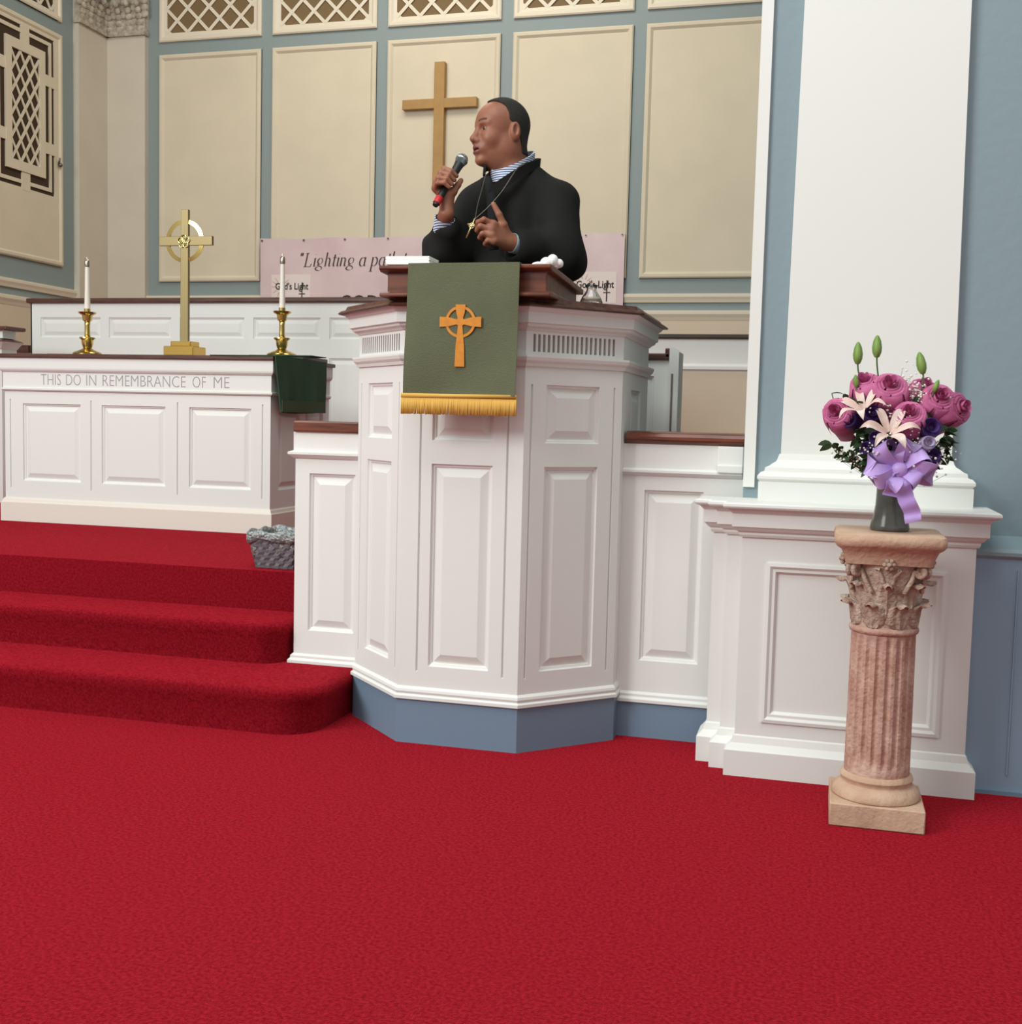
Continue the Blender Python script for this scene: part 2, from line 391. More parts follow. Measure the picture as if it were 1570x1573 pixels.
obj('plinth', MB().sweep(PL, [(-.02, 0), (.028, 0), (.028, .078), (.022, .084), (.010, .098), (.004, .118), (0, .122), (-.02, .122)]), WHITE, pier)
obj('ledge', MB().sweep(PL, [(-.05, .722), (.006, .722), (.010, .730), (.010, .736), (.018, .742), (.026, .752), (.030, .754), (.030, .793), (.034, .797), (.042, .806), (.054, .810), (.057, .815), (.056, .822), (.050, .826), (-.05, .826)])
    .prism([(-.29, 3.74), (-.29, 3.68), (-.20, 3.60), (-.17, 3.54), (.40, 3.54), (.41, 3.74)], .722, .8255), WHITE, pier)
SH = [(-.128, 3.74), (-.128, 3.712), (.372, 3.712), (.372, 3.74)]
obj('base', MB().sweep(SH, [(-.03, .825), (.062, .825), (.062, .882), (.058, .884), (.066, .892), (.066, .900), (.058, .910), (.046, .914), (.044, .926), (.034, .930), (.024, .938), (.014, .944), (.010, .950), (.004, .968), (-.03, .968)])
    .box(-.11, .36, 3.72, 3.74, .825, .97), WHITE, pier)
obj('shaft', MB().taper((-.128, .374, 3.712, 3.74), .95, (-.075, .318, 3.722, 3.74), 6.6), WHITE2, pier)

# ------------------------------------------------------------------ low panelled walls either side of the pulpit
BASE = lambda z: [(-.02, z), (.016, z), (.016, z+.010), (.008, z+.018), (.008, z+.026), (0, z+.034), (-.02, z+.034)]
lw = thing('low_wall', 'short white panelled low wall with wood cap at the head of the steps', 'wall', (-1.7, 3.88, .155))
b = MB(); pp = face(b, (-1.83, 3.82), (1, 0), (0, -1), .27, .155, .92, panels=[(.055, .232, .275, .845)], slab=.12)
b.box(-1.8301, -1.82, 3.8205, 3.94, .155, .92)
obj('body', b, WHITE, lw); obj('panel', pp[0], WHITE, lw)
wp = [(-1.832, 3.94), (-1.832, 3.82), (-1.555, 3.82)]
obj('base_moulding', MB().sweep(wp, BASE(.155)), WHITE, lw)
obj('frieze', MB().sweep(wp, [(-.02, .898), (.004, .898), (.020, .912), (.020, .92), (.004, .926), (.004, .992), (-.02, .992)]).box(-1.82, -1.56, 3.83, 3.94, .90, .992), WHITE, lw)
obj('wood_cap', MB().prism([(-1.835, 3.805), (-1.56, 3.805), (-1.56, 3.96), (-1.815, 3.96)], .992, 1.032), WOODR, lw, bevel=.006)
rw = thing('low_wall', 'white panelled low wall with a glossy wood handrail right of the pulpit', 'wall', (-.44, 3.88, 0))
b = MB(); pp = face(b, (-.64, 3.82), (1, 0), (0, -1), .395, .12, .91, panels=[(.073, .268, .26, .833)], slab=.12)
obj('body', b, WHITE, rw); obj('panel', pp[0], WHITE, rw)
obj('plinth', MB().box(-.64, -.24, 3.812, 3.94, 0, .122), BLUEP, rw)
obj('base_moulding', MB().sweep([(-.64, 3.82), (-.25, 3.82)], BASE(.12)), WHITE, rw)
obj('frieze', MB().sweep([(-.64, 3.82), (-.25, 3.82)], [(-.1, .880), (.003, .880), (.016, .892), (.016, .899), (.003, .905), (.003, .985), (-.1, .985)]), WHITE, rw)
obj('end_block', MB().box(-.33, -.2475, 3.805, 3.90, .898, .985).box(-.33, -.2475, 3.795, 3.9, .898, .925), WHITE2, rw, bevel=.004)
obj('handrail', MB().sweep([(-.632, 3.82), (-.248, 3.82)], [(-.12, .985), (.002, .985), (.012, .990), (.020, 1.000), (.020, 1.010), (.012, 1.020), (-.004, 1.026), (-.12, 1.028)]), wood('glossy_red_brown_wood', (120, 62, 42), (86, 42, 28), .16), rw, smooth=True, auto=30)
# ------------------------------------------------------------------ pulpit
pu = thing('pulpit', 'white octagonal panelled pulpit on a blue plinth', 'pulpit', (-1.10, 3.9, 0))
OP = [(-1.56, 4.30), (-1.56, 3.75), (-1.30, 3.49), (-.90, 3.49), (-.64, 3.75), (-.64, 4.30)]
s2 = math.sqrt(.5)
fac = [((-1.56, 4.30), (0, -1), (-1, 0), .55, [(.16, .37)]), ((-1.56, 3.75), (s2, -s2), (-s2, -s2), .3677, [(.084, .284)]),
       ((-1.30, 3.49), (1, 0), (0, -1), .40, [(.10, .302)]), ((-.90, 3.49), (s2, s2), (s2, -s2), .3677, [(.078, .280)]),
       ((-.64, 3.75), (0, 1), (1, 0), .55, [(.18, .39)])]
body = MB(); pans = []
for i, (O, U, N, w, pr_) in enumerate(fac):
    pl = []
    for a, c_ in pr_: pl += [(a, c_, .255, .908), (a, c_, .982, 1.165)]
    gr = [(.022, .029, .235, 1.165), (w-.034, w-.027, .235, 1.165)] if w < .5 else []
    if i == 2: gr = [(.058, .065, .235, 1.165), (.345, .352, .235, 1.165)]
    pans += face(body, O, U, N, w, .16, 1.24, pl, gr, slab=.03)
obj('body', body, WHITE, pu)
for p in pans: obj('panel', p, WHITE, pu)
obj('plinth', MB().sweep(OP, [(-.04, 0), (.006, 0), (.006, .146), (-.04, .146)]), BLUEP, pu)
obj('base_moulding', MB().sweep(OP, [(-.03, .146), (.014, .146), (.014, .156), (.006, .162), (.010, .170), (.008, .178), (0, .186), (-.03, .186)]), WHITE, pu)
obj('vent_ledge', MB().sweep(OP, [(-.03, 1.220), (.006, 1.220), (.010, 1.230), (.018, 1.238), (.022, 1.248), (.022, 1.254), (-.03, 1.254)]), WHITE, pu)
# vent band with slots
for i, (O, U, N, w, _) in enumerate(fac):
    g = MB(); m = lambda u, z, h, O=O, U=U, N=N: (O[0]+U[0]*u+N[0]*h, O[1]+U[1]*u+N[1]*h, z)
    if i in (0, 4):
        face(g, O, U, N, w, 1.25, 1.335, [], [], slab=.02); obj('frieze', g, WHITE, pu); continue
    n = 18; u0 = .026; pit = (w-2*u0)/n
    for z0, z1 in ((1.25, 1.266), (1.320, 1.335)): g.prism(rect(0, w, z0, z1), -.014, .0, m)
    g.prism(rect(0, u0, 1.266, 1.320), -.014, 0, m); g.prism(rect(w-u0-pit*.45, w, 1.266, 1.320), -.014, 0, m)
    for k in range(n-1): g.prism(rect(u0+pit*(k+.52), u0+pit*(k+1), 1.266, 1.320), -.014, 0, m)
    o = obj('vent_grille', g, WHITE, pu); obj('vent_backing', MB().prism(rect(0.01, w-.01, 1.25, 1.335), -.02, -.0145, m), VENT, o)
obj('cornice', MB().sweep(OP, [(-.03, 1.330), (.004, 1.330), (.010, 1.336), (.022, 1.342), (.026, 1.350), (.034, 1.352), (.034, 1.384), (.044, 1.390), (.050, 1.398), (-.03, 1.398)]), WHITE, pu)
obj('wood_cap', MB().sweep(OP, [(-.165, 1.398), (.066, 1.398), (.070, 1.402), (.060, 1.410), (.046, 1.414), (.040, 1.426), (-.165, 1.426)]), WOODD, pu)
obj('floor_board', MB().prism([(-1.52, 4.30), (-1.52, 3.77), (-1.285, 3.53), (-.915, 3.53), (-.68, 3.77), (-.68, 4.30)], .43, .456), CARPET, pu)
# reading desk
dk = MB()
dk.prism([(3.425, 1.436), (3.86, 1.436), (3.86, 1.488), (3.425, 1.507)], -1.335, -.825, lambda u, v, h: (h, u, v))
dk.prism([(3.40, 1.424), (3.88, 1.424), (3.88, 1.440), (3.412, 1.440), (3.40, 1.434)], -1.352, -.808, lambda u, v, h: (h, u, v))
dk.prism([(3.412, 1.500), (3.398, 1.508), (3.398, 1.519), (3.885, 1.498), (3.885, 1.480)], -1.354, -.806, lambda u, v, h: (h, u, v))
obj('reading_desk', dk, WOODR, pu, bevel=.003)

# ------------------------------------------------------------------ antependium on the pulpit
CL = mat('olive_green_cloth', (104, 108, 84), .95, var=.12, vscale=5, bump=.4, bscale=350, spec=.1)
an = thing('pulpit_hanging', 'olive green pulpit cloth with an orange Celtic cross and gold fringe', 'cloth', (-1.08, 3.39, 1.063))
cm = MB(); nx, nz = 24, 30; x0, x1 = -1.253, -.900
def cy(u, t): return 3.388-.010*t+.006*math.sin(5*u+6*t)*t+.003*math.sin(13*u-3*t)*t
vs = []
for side in (0, .003):
    for j in range(nz+1):
        t = j/nz; z = 1.523-.400*t
        for i in range(nx+1):
            u = i/nx; vs.append((x0+(x1-x0)*u-.006*t*(1-u), cy(u, t)+side, z))
Nn = (nx+1)*(nz+1)
fs = [(j*(nx+1)+i, j*(nx+1)+i+1, (j+1)*(nx+1)+i+1, (j+1)*(nx+1)+i) for j in range(nz) for i in range(nx)]
fs += [tuple(a+Nn for a in f[::-1]) for f in fs]
for j in range(nz):
    for i in (0, nx): a = j*(nx+1)+i; b_ = a+nx+1; fs.append((a, b_, b_+Nn, a+Nn))
for i in range(nx):
    for j in (0, nz): a = j*(nx+1)+i; fs.append((a, a+1, a+1+Nn, a+Nn))
cm.add(vs, fs); cm.box(x0, x1, 3.387, 3.80, 1.5235, 1.5265) if False else None
cm.prism([(3.388, 1.5195), (3.80, 1.5022), (3.80, 1.5052), (3.388, 1.5235)], x0, x1, lambda u, v, h: (h, u, v))
obj('cloth', cm, CL, an, smooth=True, auto=50)
ORG_ = mat('orange_satin', (212, 136, 36), .6, var=.15, vscale=60)
em = MB(); ex, ez = -1.079, 1.345
mE = lambda u, v, h: (ex+u, cy(.49, .45)-h, ez+v)
def flare(dx, dz, L):   # arm as tapered polygon, wide end outside
    n = Vector((-dz, dx)); d = Vector((dx, dz)); p = [d*.004+n*.006, d*(L*.55)+n*.0135, d*L+n*.0155, d*L-n*.0155, d*(L*.55)-n*.0135, d*.004-n*.006]
    em.prism([tuple(q) for q in p], .0005, .0028, mE)
flare(0, 1, .052); flare(1, 0, .066); flare(-1, 0, .066); flare(0, -1, .135)
em.prism(rect(-.010, .010, -.010, .010), .0005, .003, mE)
R1, R2, n = .048, .040, 40
vs = [mE(r*math.cos(2*pi*k/n), r*math.sin(2*pi*k/n), h) for h in (.0002, .002) for r in (R1, R2) for k in range(n)]
fs = []
for k in range(n):
    q = (k+1) % n; fs += [(k, q, n+q, n+k), (2*n+k, 2*n+q, 3*n+q, 3*n+k), (k, q, 2*n+q, 2*n+k), (n+k, n+q, 3*n+q, 3*n+k)]
em.add(vs, fs); obj('celtic_cross', em, ORG_, an)
fr = MB(); fr.box(-1.264, -.897, 3.372, 3.380, 1.115, 1.127)
for k in range(110):
    x = -1.262+k*.3635/109; dx = random.uniform(-.0012, .0012)
    fr.tube([(x, 3.376, 1.118), (x+dx, 3.3755+random.uniform(-.001, .001), 1.09), (x+dx*2, 3.376+random.uniform(-.002, .001), 1.063+random.uniform(0, .0025))], .0026, 5)
obj('fringe', fr, mat('gold_fringe_thread', (214, 168, 78), .7), an, smooth=True)

# ------------------------------------------------------------------ paper and cloth on the desk, carafe
PAP = mat('white_paper', (245, 243, 240), .8)
pp_ = MB().prism([(-1.347, 3.44), (-1.208, 3.45), (-1.200, 3.60), (-1.338, 3.60)], 1.5135, 1.546)
pp_ = MB()
for k in range(7):
    j = random.uniform(-.002, .002); z = 1.5300+k*.0036
    pp_.add([(-1.348+j, 3.44, z-.002), (-1.208+j, 3.45, z-.002), (-1.204+j, 3.53, z-.005), (-1.344+j, 3.53, z-.005), (-1.348+j, 3.44, z+.0018), (-1.208+j, 3.45, z+.0018), (-1.204+j, 3.53, z-.0015), (-1.344+j, 3.53, z-.0015)],
            [(3, 2, 1, 0), (4, 5, 6, 7), (0, 1, 5, 4), (1, 2, 6, 5), (2, 3, 7, 6), (3, 0, 4, 7)])
tag(obj('paper_stack', pp_, PAP, loc=(-1.27, 3.5, 1.515)), 'thick stack of white papers on the left end of the reading desk', 'papers')
def lump(name, cs, m, label, cat, loc):
    mb = MB()
    for c, r in cs: mb.sphere(c, r, 14, 10)
    o = obj(name, mb, m, smooth=True, loc=loc); o['label'] = label; o['category'] = cat
    return o
lump('crumpled_tissue', [((-.862, 3.47, 1.525), (.022, .02, .010)), ((-.840, 3.48, 1.532), (.020, .018, .018)), ((-.822, 3.485, 1.540), (.017, .02, .019)), ((-.806, 3.50, 1.533), (.014, .018, .014)), ((-.850, 3.50, 1.528), (.02, .02, .012)), ((-.83, 3.50, 1.524), (.03, .02, .009))],
     mat('soft_white_cloth', (244, 242, 238), .9, bump=.6, bscale=40), 'crumpled white tissue on the right front corner of the reading desk', 'tissue', (-.84, 3.48, 1.512))
GL = mat('clear_glass', (245, 248, 248), .03, trans=1)
cf = thing('glass_carafe', 'small clear glass carafe on the pulpit cap right of the desk', 'carafe', (-.742, 3.70, 1.4265))
obj('glass', MB().lathe([(.030, .001), (.036, .004), (.037, .010), (.030, .026), (.017, .045), (.0155, .052), (.021, .064), (.0198, .064), (.0140, .052), (.0155, .045), (.028, .026), (.035, .010), (.028, .004)], (-.742, 3.70, 1.4265), 32), GL, cf, smooth=True)

# ------------------------------------------------------------------ communion table
tb = thing('communion_table', 'long white communion table carved with THIS DO IN REMEMBRANCE OF ME', 'altar', (-3.42, 5.58, .455))
AX0, AX1, AY0, AY1 = -4.185, -2.645, 5.235, 5.93
b = MB()
pl = [(.11, .46, .672, 1.078), (.585, .955, .672, 1.078), (1.09, 1.435, .672, 1.078)]
gr = [(.030, .037, .63, 1.10), (.518, .525, .63, 1.10), (1.02, 1.027, .63, 1.10), (1.493, 1.50, .63, 1.10)]
pf = face(b, (AX0, AY0), (1, 0), (0, -1), AX1-AX0, .575, 1.15, pl, gr, slab=.05)
pf += face(b, (AX1, AY0), (0, 1), (1, 0), AY1-AY0, .575, 1.15, [(.09, .33, .672, 1.078), (.40, .62, .672, 1.078)], [], slab=.05)
pf += face(b, (AX0, AY1), (0, -1), (-1, 0), AY1-AY0, .575, 1.15, [(.09, .62, .672, 1.078)], [], slab=.05)
b.box(AX0+.05, AX1-.05, AY0+.05, AY1, .456, 1.15)
obj('body', b, WHITE, tb)
for p in pf: obj('panel', p, WHITE, tb)
AP = [(AX0, AY1), (AX0, AY0), (AX1, AY0), (AX1, AY1)]
obj('base', MB().sweep(AP, [(-.06, .456), (.018, .456), (.018, .556), (.012, .562), (.008, .574), (.002, .580), (-.06, .580)]), mat('aged_white_paint', (226, 216, 204), .45), tb)
obj('frieze', MB().sweep(AP, [(-.06, 1.143), (.006, 1.143), (.014, 1.150), (.014, 1.158), (.006, 1.160), (.006, 1.240), (.014, 1.246), (.020, 1.254), (.022, 1.262), (.022, 1.316), (-.06, 1.316)]).box(AX0+.05, AX1-.05, AY0+.05, AY1, 1.144, 1.316), WHITE, tb)
obj('rear_shelf', MB().box(AX0-.03, AX1-.01, 5.62, AY1, 1.336, 1.360), WOODD, tb)
obj('wood_top', MB().box(AX0-.03, AX1+.03, AY0-.035, AY1+.02, 1.316, 1.336), WOODD, tb, bevel=.004)
for wd, px in (('THIS', (-3.958, -3.838)), ('DO', (-3.806, -3.719)), ('IN', (-3.686, -3.628)), ('REMEMBRANCE', (-3.590, -3.112)), ('OF', (-3.073, -2.999)), ('ME', (-2.955, -2.868))):
    tw = text_mb(wd, .083, (0, AY0-.0062, 1.176), depth=.0006, off=-.0012); a_, b_ = min(v[0] for v in tw.v), max(v[0] for v in tw.v)
    tw.v = [(px[0]+(v[0]-a_)*(px[1]-px[0])/(b_-a_), v[1], v[2]) for v in tw.v]
    obj('carved_word', tw, mat('grey_carved_letters', (158, 155, 158), .7), tb)

# brass cross
ac = thing('altar_cross', 'tall brass cross with a ring on a stepped base on the communion table', 'cross', (-3.425, 5.75, 1.3605))
cxx, cyy = -3.428, 5.75
obj('base', MB().box(cxx-.090, cxx+.090, cyy-.07, cyy+.07, 1.3605, 1.412).box(cxx-.060, cxx+.062, cyy-.05, cyy+.05, 1.412, 1.440), mat('warm_brass', (218, 178, 96), .22, metal=1), ac, bevel=.004)
obj('shaft', MB().taper((cxx-.025, cxx+.025, cyy-.010, cyy+.010), 1.438, (cxx-.020, cxx+.024, cyy-.010, cyy+.010), 2.157), BRASSB, ac, bevel=.002)
obj('crossbar', MB().box(-3.582, -3.258, cyy-.0105, cyy+.0095, 1.962, 2.012), BRASSB, ac, bevel=.002)
rg = MB(); n = 64
for (Ra, Rb, ya, yb) in [(.116, .094, -.004, .004)]:
    vs = []
    for y in (ya, yb):
        for r in (Ra, Rb): vs += [(cxx+r*math.cos(2*pi*k/n), cyy+y+(-.004 if (r == Rb and y < 0) else 0), 1.987+r*1.01*math.sin(2*pi*k/n)) for k in range(n)]
    fs = []
    for k in range(n):
        q = (k+1) % n; fs += [(k, q, n+q, n+k), (2*n+k, 2*n+q, 3*n+q, 3*n+k), (k, q, 2*n+q, 2*n+k), (n+k, n+q, 3*n+q, 3*n+k)]
    rg.add(vs, fs)
obj('ring', rg, BRASS, ac)
e = MB()
for k in range(5):
    a = pi/2+2*pi*k/5; c0 = (cxx+.020*math.cos(a), cyy-.015, 1.984+.020*math.sin(a))
    e.tube([(c0[0]+.016*math.cos(t), c0[1], c0[2]+.016*math.sin(t)) for t in [2*pi*j/16 for j in range(16)]], .0028, 6, closed=True)
e.lathe([(.012, 0), (.010, .005), (.0, .008)], (cxx, cyy-.010, 1.984), 16, axis=(0, -1, 0))
obj('emblem', e, mat('light_gold', (236, 222, 150), .25, metal=1), ac, smooth=True)

# candlesticks and candles
WAX = mat('ivory_wax', (238, 230, 216), .45)
def stick(x, lab1, lab2):
    t = thing('candlestick', lab1, 'candlestick', (x, 5.75, 1.3605), 'brass candlesticks on the communion table')
    z = 1.3775 if x < -3 else 1.3815
    c = (x, 5.75, z)
    obj('foot', MB().lathe([(.080, -.0165), (.081, -.008), (.074, -.002), (.052, .007), (.034, .014), (.021, .024)], c, 32), BRASS, t, smooth=True, auto=50)
    obj('cup', MB().lathe([(.021, .022), (.025, .028), (.031, .045), (.032, .068), (.044, .077), (.043, .083), (.018, .085)], c, 32), BRASS, t, smooth=True, auto=50)
    obj('stem', MB().lathe([(.0175, .083), (.0155, .10), (.0150, .15), (.0165, .176)], c, 24), BRASS, t, smooth=True)
    obj('drip_pan', MB().lathe([(.017, .172), (.025, .177), (.029, .206), (.047, .216), (.049, .224), (.032, .225), (.018, .221), (.018, .243), (.0145, .243)], c, 32), BRASS, t, smooth=True, auto=50)
    k = thing('candle', lab2, 'candle', (x, 5.75, z+.23), 'white candles on the communion table')
    obj('wax', MB().lathe([(.0160, .228), (.0160, .26), (.0130, .36), (.0115, .485)], c, 20), WAX, k, smooth=True, auto=50)
    obj('brass_follower', MB().lathe([(.0135, .476), (.0145, .480), (.0140, .506), (.010, .516), (.004, .518), (.003, .530), (0, .532)], c, 20), mat('nickel_cap', (190, 178, 160), .2, metal=1), k, smooth=True, auto=50)
stick(-4.045, 'brass candlestick left of the altar cross', 'thin white candle in the candlestick left of the altar cross')
stick(-2.842, 'brass candlestick right of the altar cross, standing on the green cloth', 'thin white candle in the candlestick in front of the pink banner')

# green cloth over the right end of the table
gc = MB(); ny, nz = 20, 16; vs = []
for sd in (0, .006):
    for j in range(nz+1):
        t = j/nz
        for i in range(ny+1):
            u = i/ny; y = 5.195+.60*u
            x = -2.606+sd+(.008*math.sin(9*u+2*t)+.006*math.sin(21*u))*t+.02*t*(1-u)*.5
            z = 1.338-.275*t-.004*math.sin(5*u)*t
            vs.append((x, y+.03*t*(1-u), z))
Nn = (ny+1)*(nz+1)
fs = [(j*(ny+1)+i, j*(ny+1)+i+1, (j+1)*(ny+1)+i+1, (j+1)*(ny+1)+i) for j in range(nz) for i in range(ny)]
fs += [tuple(a+Nn for a in f[::-1]) for f in fs]
for j in range(nz):
    for i in (0, ny): a = j*(ny+1)+i; fs.append((a, a+ny+1, a+ny+1+Nn, a+Nn))
for i in range(ny):
    for j in (0, nz): a = j*(ny+1)+i; fs.append((a, a+1, a+1+Nn, a+Nn))
gc.add(vs, fs).box(-2.96, -2.600, 5.198, 5.61, 1.3362, 1.3405).box(-2.96, -2.600, 5.605, 5.79, 1.3602, 1.3645)
GCM = mat('dark_green_cloth', (50, 80, 57), .9, var=.15, vscale=6, bump=.3, bscale=200)
g_ = thing('green_table_cloth', 'dark green cloth draped over the right end of the communion table', 'cloth', (-2.62, 5.5, 1.336))
obj('cloth', gc, GCM, g_, smooth=True, auto=50)
hm = MB(); hm.ribbon([(-2.596+.012*(1-u)+.006*math.sin(9*u+2), 5.225+.565*u, 1.095) for u in [i/12 for i in range(13)]], .058, (0, 0, 1), .004)
obj('hem', hm, mat('faded_green_hem', (66, 82, 56), .9), g_)

# ------------------------------------------------------------------ choir parapet behind the table
pa = thing('choir_screen', 'long white panelled choir screen with dark wood cap behind the communion table', 'screen', (-3.46, 6.85, .455))
b = MB(); PX0 = -5.225; W_ = 3.53
ups, lows = [], []
for k in range(6):
    a = .077+k*.5285 if k < 6 else 0
    ups.append((a, a+.466, 1.533, 1.668)); lows.append((a+(.0), a+.466, .62, 1.415))
pf = face(b, (PX0, 6.8), (1, 0), (0, -1), W_, .456, 1.762, ups+lows, [], slab=.08)
b.box(PX0-.0005, PX0+.01, 6.80, 6.88, .456, 1.762)
obj('body', b, WHITE, pa)
for p in pf: obj('panel', p, WHITE, pa)
obj('wood_cap', MB().box(PX0-.02, PX0+W_+.02, 6.775, 6.90, 1.762, 1.794), WOODD, pa, bevel=.008)
cp = thing('choir_pew', 'low dark wood topped pew front left of the choir screen', 'pew', (-6.1, 6.85, .455))
obj('wood_cap', MB().box(-6.9, -5.25, 6.80, 6.90, 1.43, 1.482), WOODD, cp, bevel=.006)
obj('front', MB().box(-6.9, -5.25, 6.83, 6.88, .456, 1.43), WHITE, cp)
# lectern whose corner shows at the left edge
lc = thing('lectern', 'white lectern corner with dark wood desk at the left edge', 'lectern', (-5.2, 6.3, .455))
LP = [(-5.6, 6.35), (-5.6, 6.2), (-4.98, 6.2), (-4.98, 6.35)]
obj('body', MB().box(-5.49, -4.985, 6.21, 6.35, .456, 1.46), WHITE, lc)
obj('cornice', MB().sweep(LP, [(-.05, 1.42), (.0, 1.42), (.02, 1.44), (.04, 1.455), (.05, 1.462), (-.05, 1.462)]).box(-5.6, -4.985, 6.21, 6.35, 1.43, 1.462), WHITE, lc)
obj('wood_cap', MB().sweep(LP, [(-.2, 1.462), (.052, 1.462), (.03, 1.472), (-.03, 1.486), (-.2, 1.486)]).box(-5.4, -5.05, 6.25, 6.35, 1.46, 1.486), WOODD, lc)
obj('desk', MB().prism([(6.22, 1.486), (6.34, 1.486), (6.34, 1.54), (6.22, 1.54)], -5.4, -4.985, lambda u, v, h: (h, u, v)), WHITE, lc)
obj('desk_top', MB().box(-5.42, -4.935, 6.19, 6.38, 1.536, 1.560), WOODD, lc, bevel=.008)

# choir rail on the right and the stall end beside the pulpit
cr = thing('choir_rail', 'white choir rail with thin dark wood cap seen right of the pulpit', 'railing', (-.7, 8.65, .455))
b = MB(); b.box(-1.30, .03, 8.62, 8.70, .456, 1.684)
obj('body', b, WHITE, cr)
obj('wood_cap', MB().box(-1.32, .03, 8.59, 8.74, 1.684, 1.716), WOODO, cr, bevel=.008)
obj('rail_moulding', MB().sweep([(-1.30, 8.62), (.03, 8.62)], [(-.02, 1.44), (.004, 1.44), (.012, 1.452), (.028, 1.46), (.028, 1.482), (.012, 1.492), (.004, 1.502), (-.02, 1.502)]), WHITE, cr)
obj('panel', MB().box(-1.28, .03, 8.608, 8.621, .456, 1.44), BEIGE, cr)
se = thing('stall_end', 'narrow white stair wall with stepped wood cap right behind the pulpit', 'stair wall', (-.66, 4.62, .455))
b = MB(); pf = face(b, (-1.10, 4.60), (1, 0), (0, -1), .50, .456, 1.305, [(.20, .44, .60, 1.24)], [], slab=.08)
obj('body', b, WHITE, se)
for p in pf: obj('panel', p, WHITE, se)
obj('wood_cap', MB().box(-1.10, -.600, 4.585, 4.70, 1.305, 1.330).box(-.618, -.600, 4.585, 4.70, 1.312, 1.350), WOODD, se, bevel=.004)
q = MB().prism([(-.5998, .456), (-.562, .456), (-.562, 1.335), (-.585, 1.352), (-.5998, 1.352)], -4.72, -4.58, lambda u, v, h: (u, -h, v))
obj('end_post', q, WHITE, se); obj('painted_shadow_gap', MB().box(-.590, -.583, 4.576, 4.5805, .6, 1.25), mat('brown_shadow_gap_paint', (120, 104, 88), .8), se)  # brown strip on the post face, shade of a gap put into its colour

# ------------------------------------------------------------------ wall cross
wc = thing('wall_cross', 'large gold painted wooden cross on the back wall behind the preacher', 'cross', (-3.48, YB-.06, 3.7))
obj('beams', MB().box(-3.530, -3.432, YB-.075, YB-.012, 3.16, 4.25).box(-3.832, -3.128, YB-.073, YB-.014, 3.842, 3.928), GOLDP, wc, bevel=.004)

# ------------------------------------------------------------------ banner
bn = thing('banner', 'pink cloth banner with black italic lettering on the back wall', 'banner', (-3.5, YB-.06, 1.95))
bm_ = MB(); nx, nz = 70, 10; vs = []
def by(x, z): return YB-.058+.006*math.sin(3.1*x+1.5*z)*math.sin(2.0*z+x)-.005*math.sin(9*x+4*z)
for sd in (0, .003):
    for j in range(nz+1):
        for i in range(nx+1):
            x = -5.245+3.493*i/nx; z = 1.93+.785*j/nz
            if j == nz: z -= .010*abs(math.sin(x*4.2))
            vs.append((x, by(x, z)+sd, z))
Nn = (nx+1)*(nz+1)
fs = [(j*(nx+1)+i, j*(nx+1)+i+1, (j+1)*(nx+1)+i+1, (j+1)*(nx+1)+i) for j in range(nz) for i in range(nx)]
fs += [tuple(a+Nn for a in f[::-1]) for f in fs]
bm_.add(vs, fs)
obj('cloth', bm_, mat('pink_vinyl', (218, 196, 194), .5, rgb2=(206, 182, 184), vscale=2.2), bn, smooth=True)
for x in (-5.225, -4.80, -4.38, -3.95, -2.5, -2.1, -1.775): obj('grommet', MB().lathe([(.012, 0), (.012, .004), (.006, .004), (.006, 0)], (x, by(x, 2.69)-.001, 2.692), 14, axis=(0, -1, 0)), mat('dull_grommet', (150, 130, 125), .4, metal=.6), bn)
INK = mat('dark_brown_ink', (74, 56, 54), .7)
# italic letters drawn with a broad nib; units: x height = 1
def arc(cx_, cy_, rx, ry, a0, a1, n=10): return [(cx_+rx*math.cos(math.radians(a0+(a1-a0)*i/n)), cy_+ry*math.sin(math.radians(a0+(a1-a0)*i/n))) for i in range(n+1)]
GLY = {'"': ([[(.05, 1.6), (.03, 1.25)], [(.25, 1.6), (.23, 1.25)]], .5),
 'L': ([[(.30, 1.55), (.30, 0)], [(.10, 1.55), (.52, 1.55)], [(.08, 0), (.95, 0), (1.02, .35)]], 1.15),
 'i': ([[(.02, .85), (.18, 1), (.18, .1), (.24, 0), (.38, .12)], [(.18, 1.42), (.20, 1.40)]], .42),
 'g': ([arc(.42, .62, .30, .36, 0, 360, 16), arc(.38, -.22, .40, .24, 0, 360, 16), [(.26, .30), (.20, .14), (.50, .04), (.70, -.06)], [(.66, .9), (.86, 1)]], .95),
 'h': ([[(.05, 1.55), (.16, 1.6), (.16, 0)], arc(.40, .68, .24, .30, 160, 0, 8)+[(.64, .1), (.72, 0), (.86, .12)]], .9),
 't': ([[(.24, 1.35), (.22, .14), (.32, 0), (.50, .12)], [(.02, 1), (.48, 1)]], .52),
 'n': ([[(.02, .9), (.14, 1), (.14, 0)], arc(.38, .68, .24, .30, 160, 0, 8)+[(.62, .1), (.70, 0), (.84, .12)]], .88),
 'a': ([arc(.38, .48, .32, .50, 60, 330, 14), [(.66, 1), (.66, .1), (.74, 0), (.86, .12)], [(.40, .97), (.66, .92)]], .92),
 'p': ([[(.02, .9), (.16, 1), (.16, -.6)], arc(.42, .5, .34, .5, 140, -150, 16), [(.0, -.6), (.34, -.6)]], .92),
 'o': ([arc(.40, .5, .34, .5, 0, 360, 18)], .88), ' ': ([], .42)}
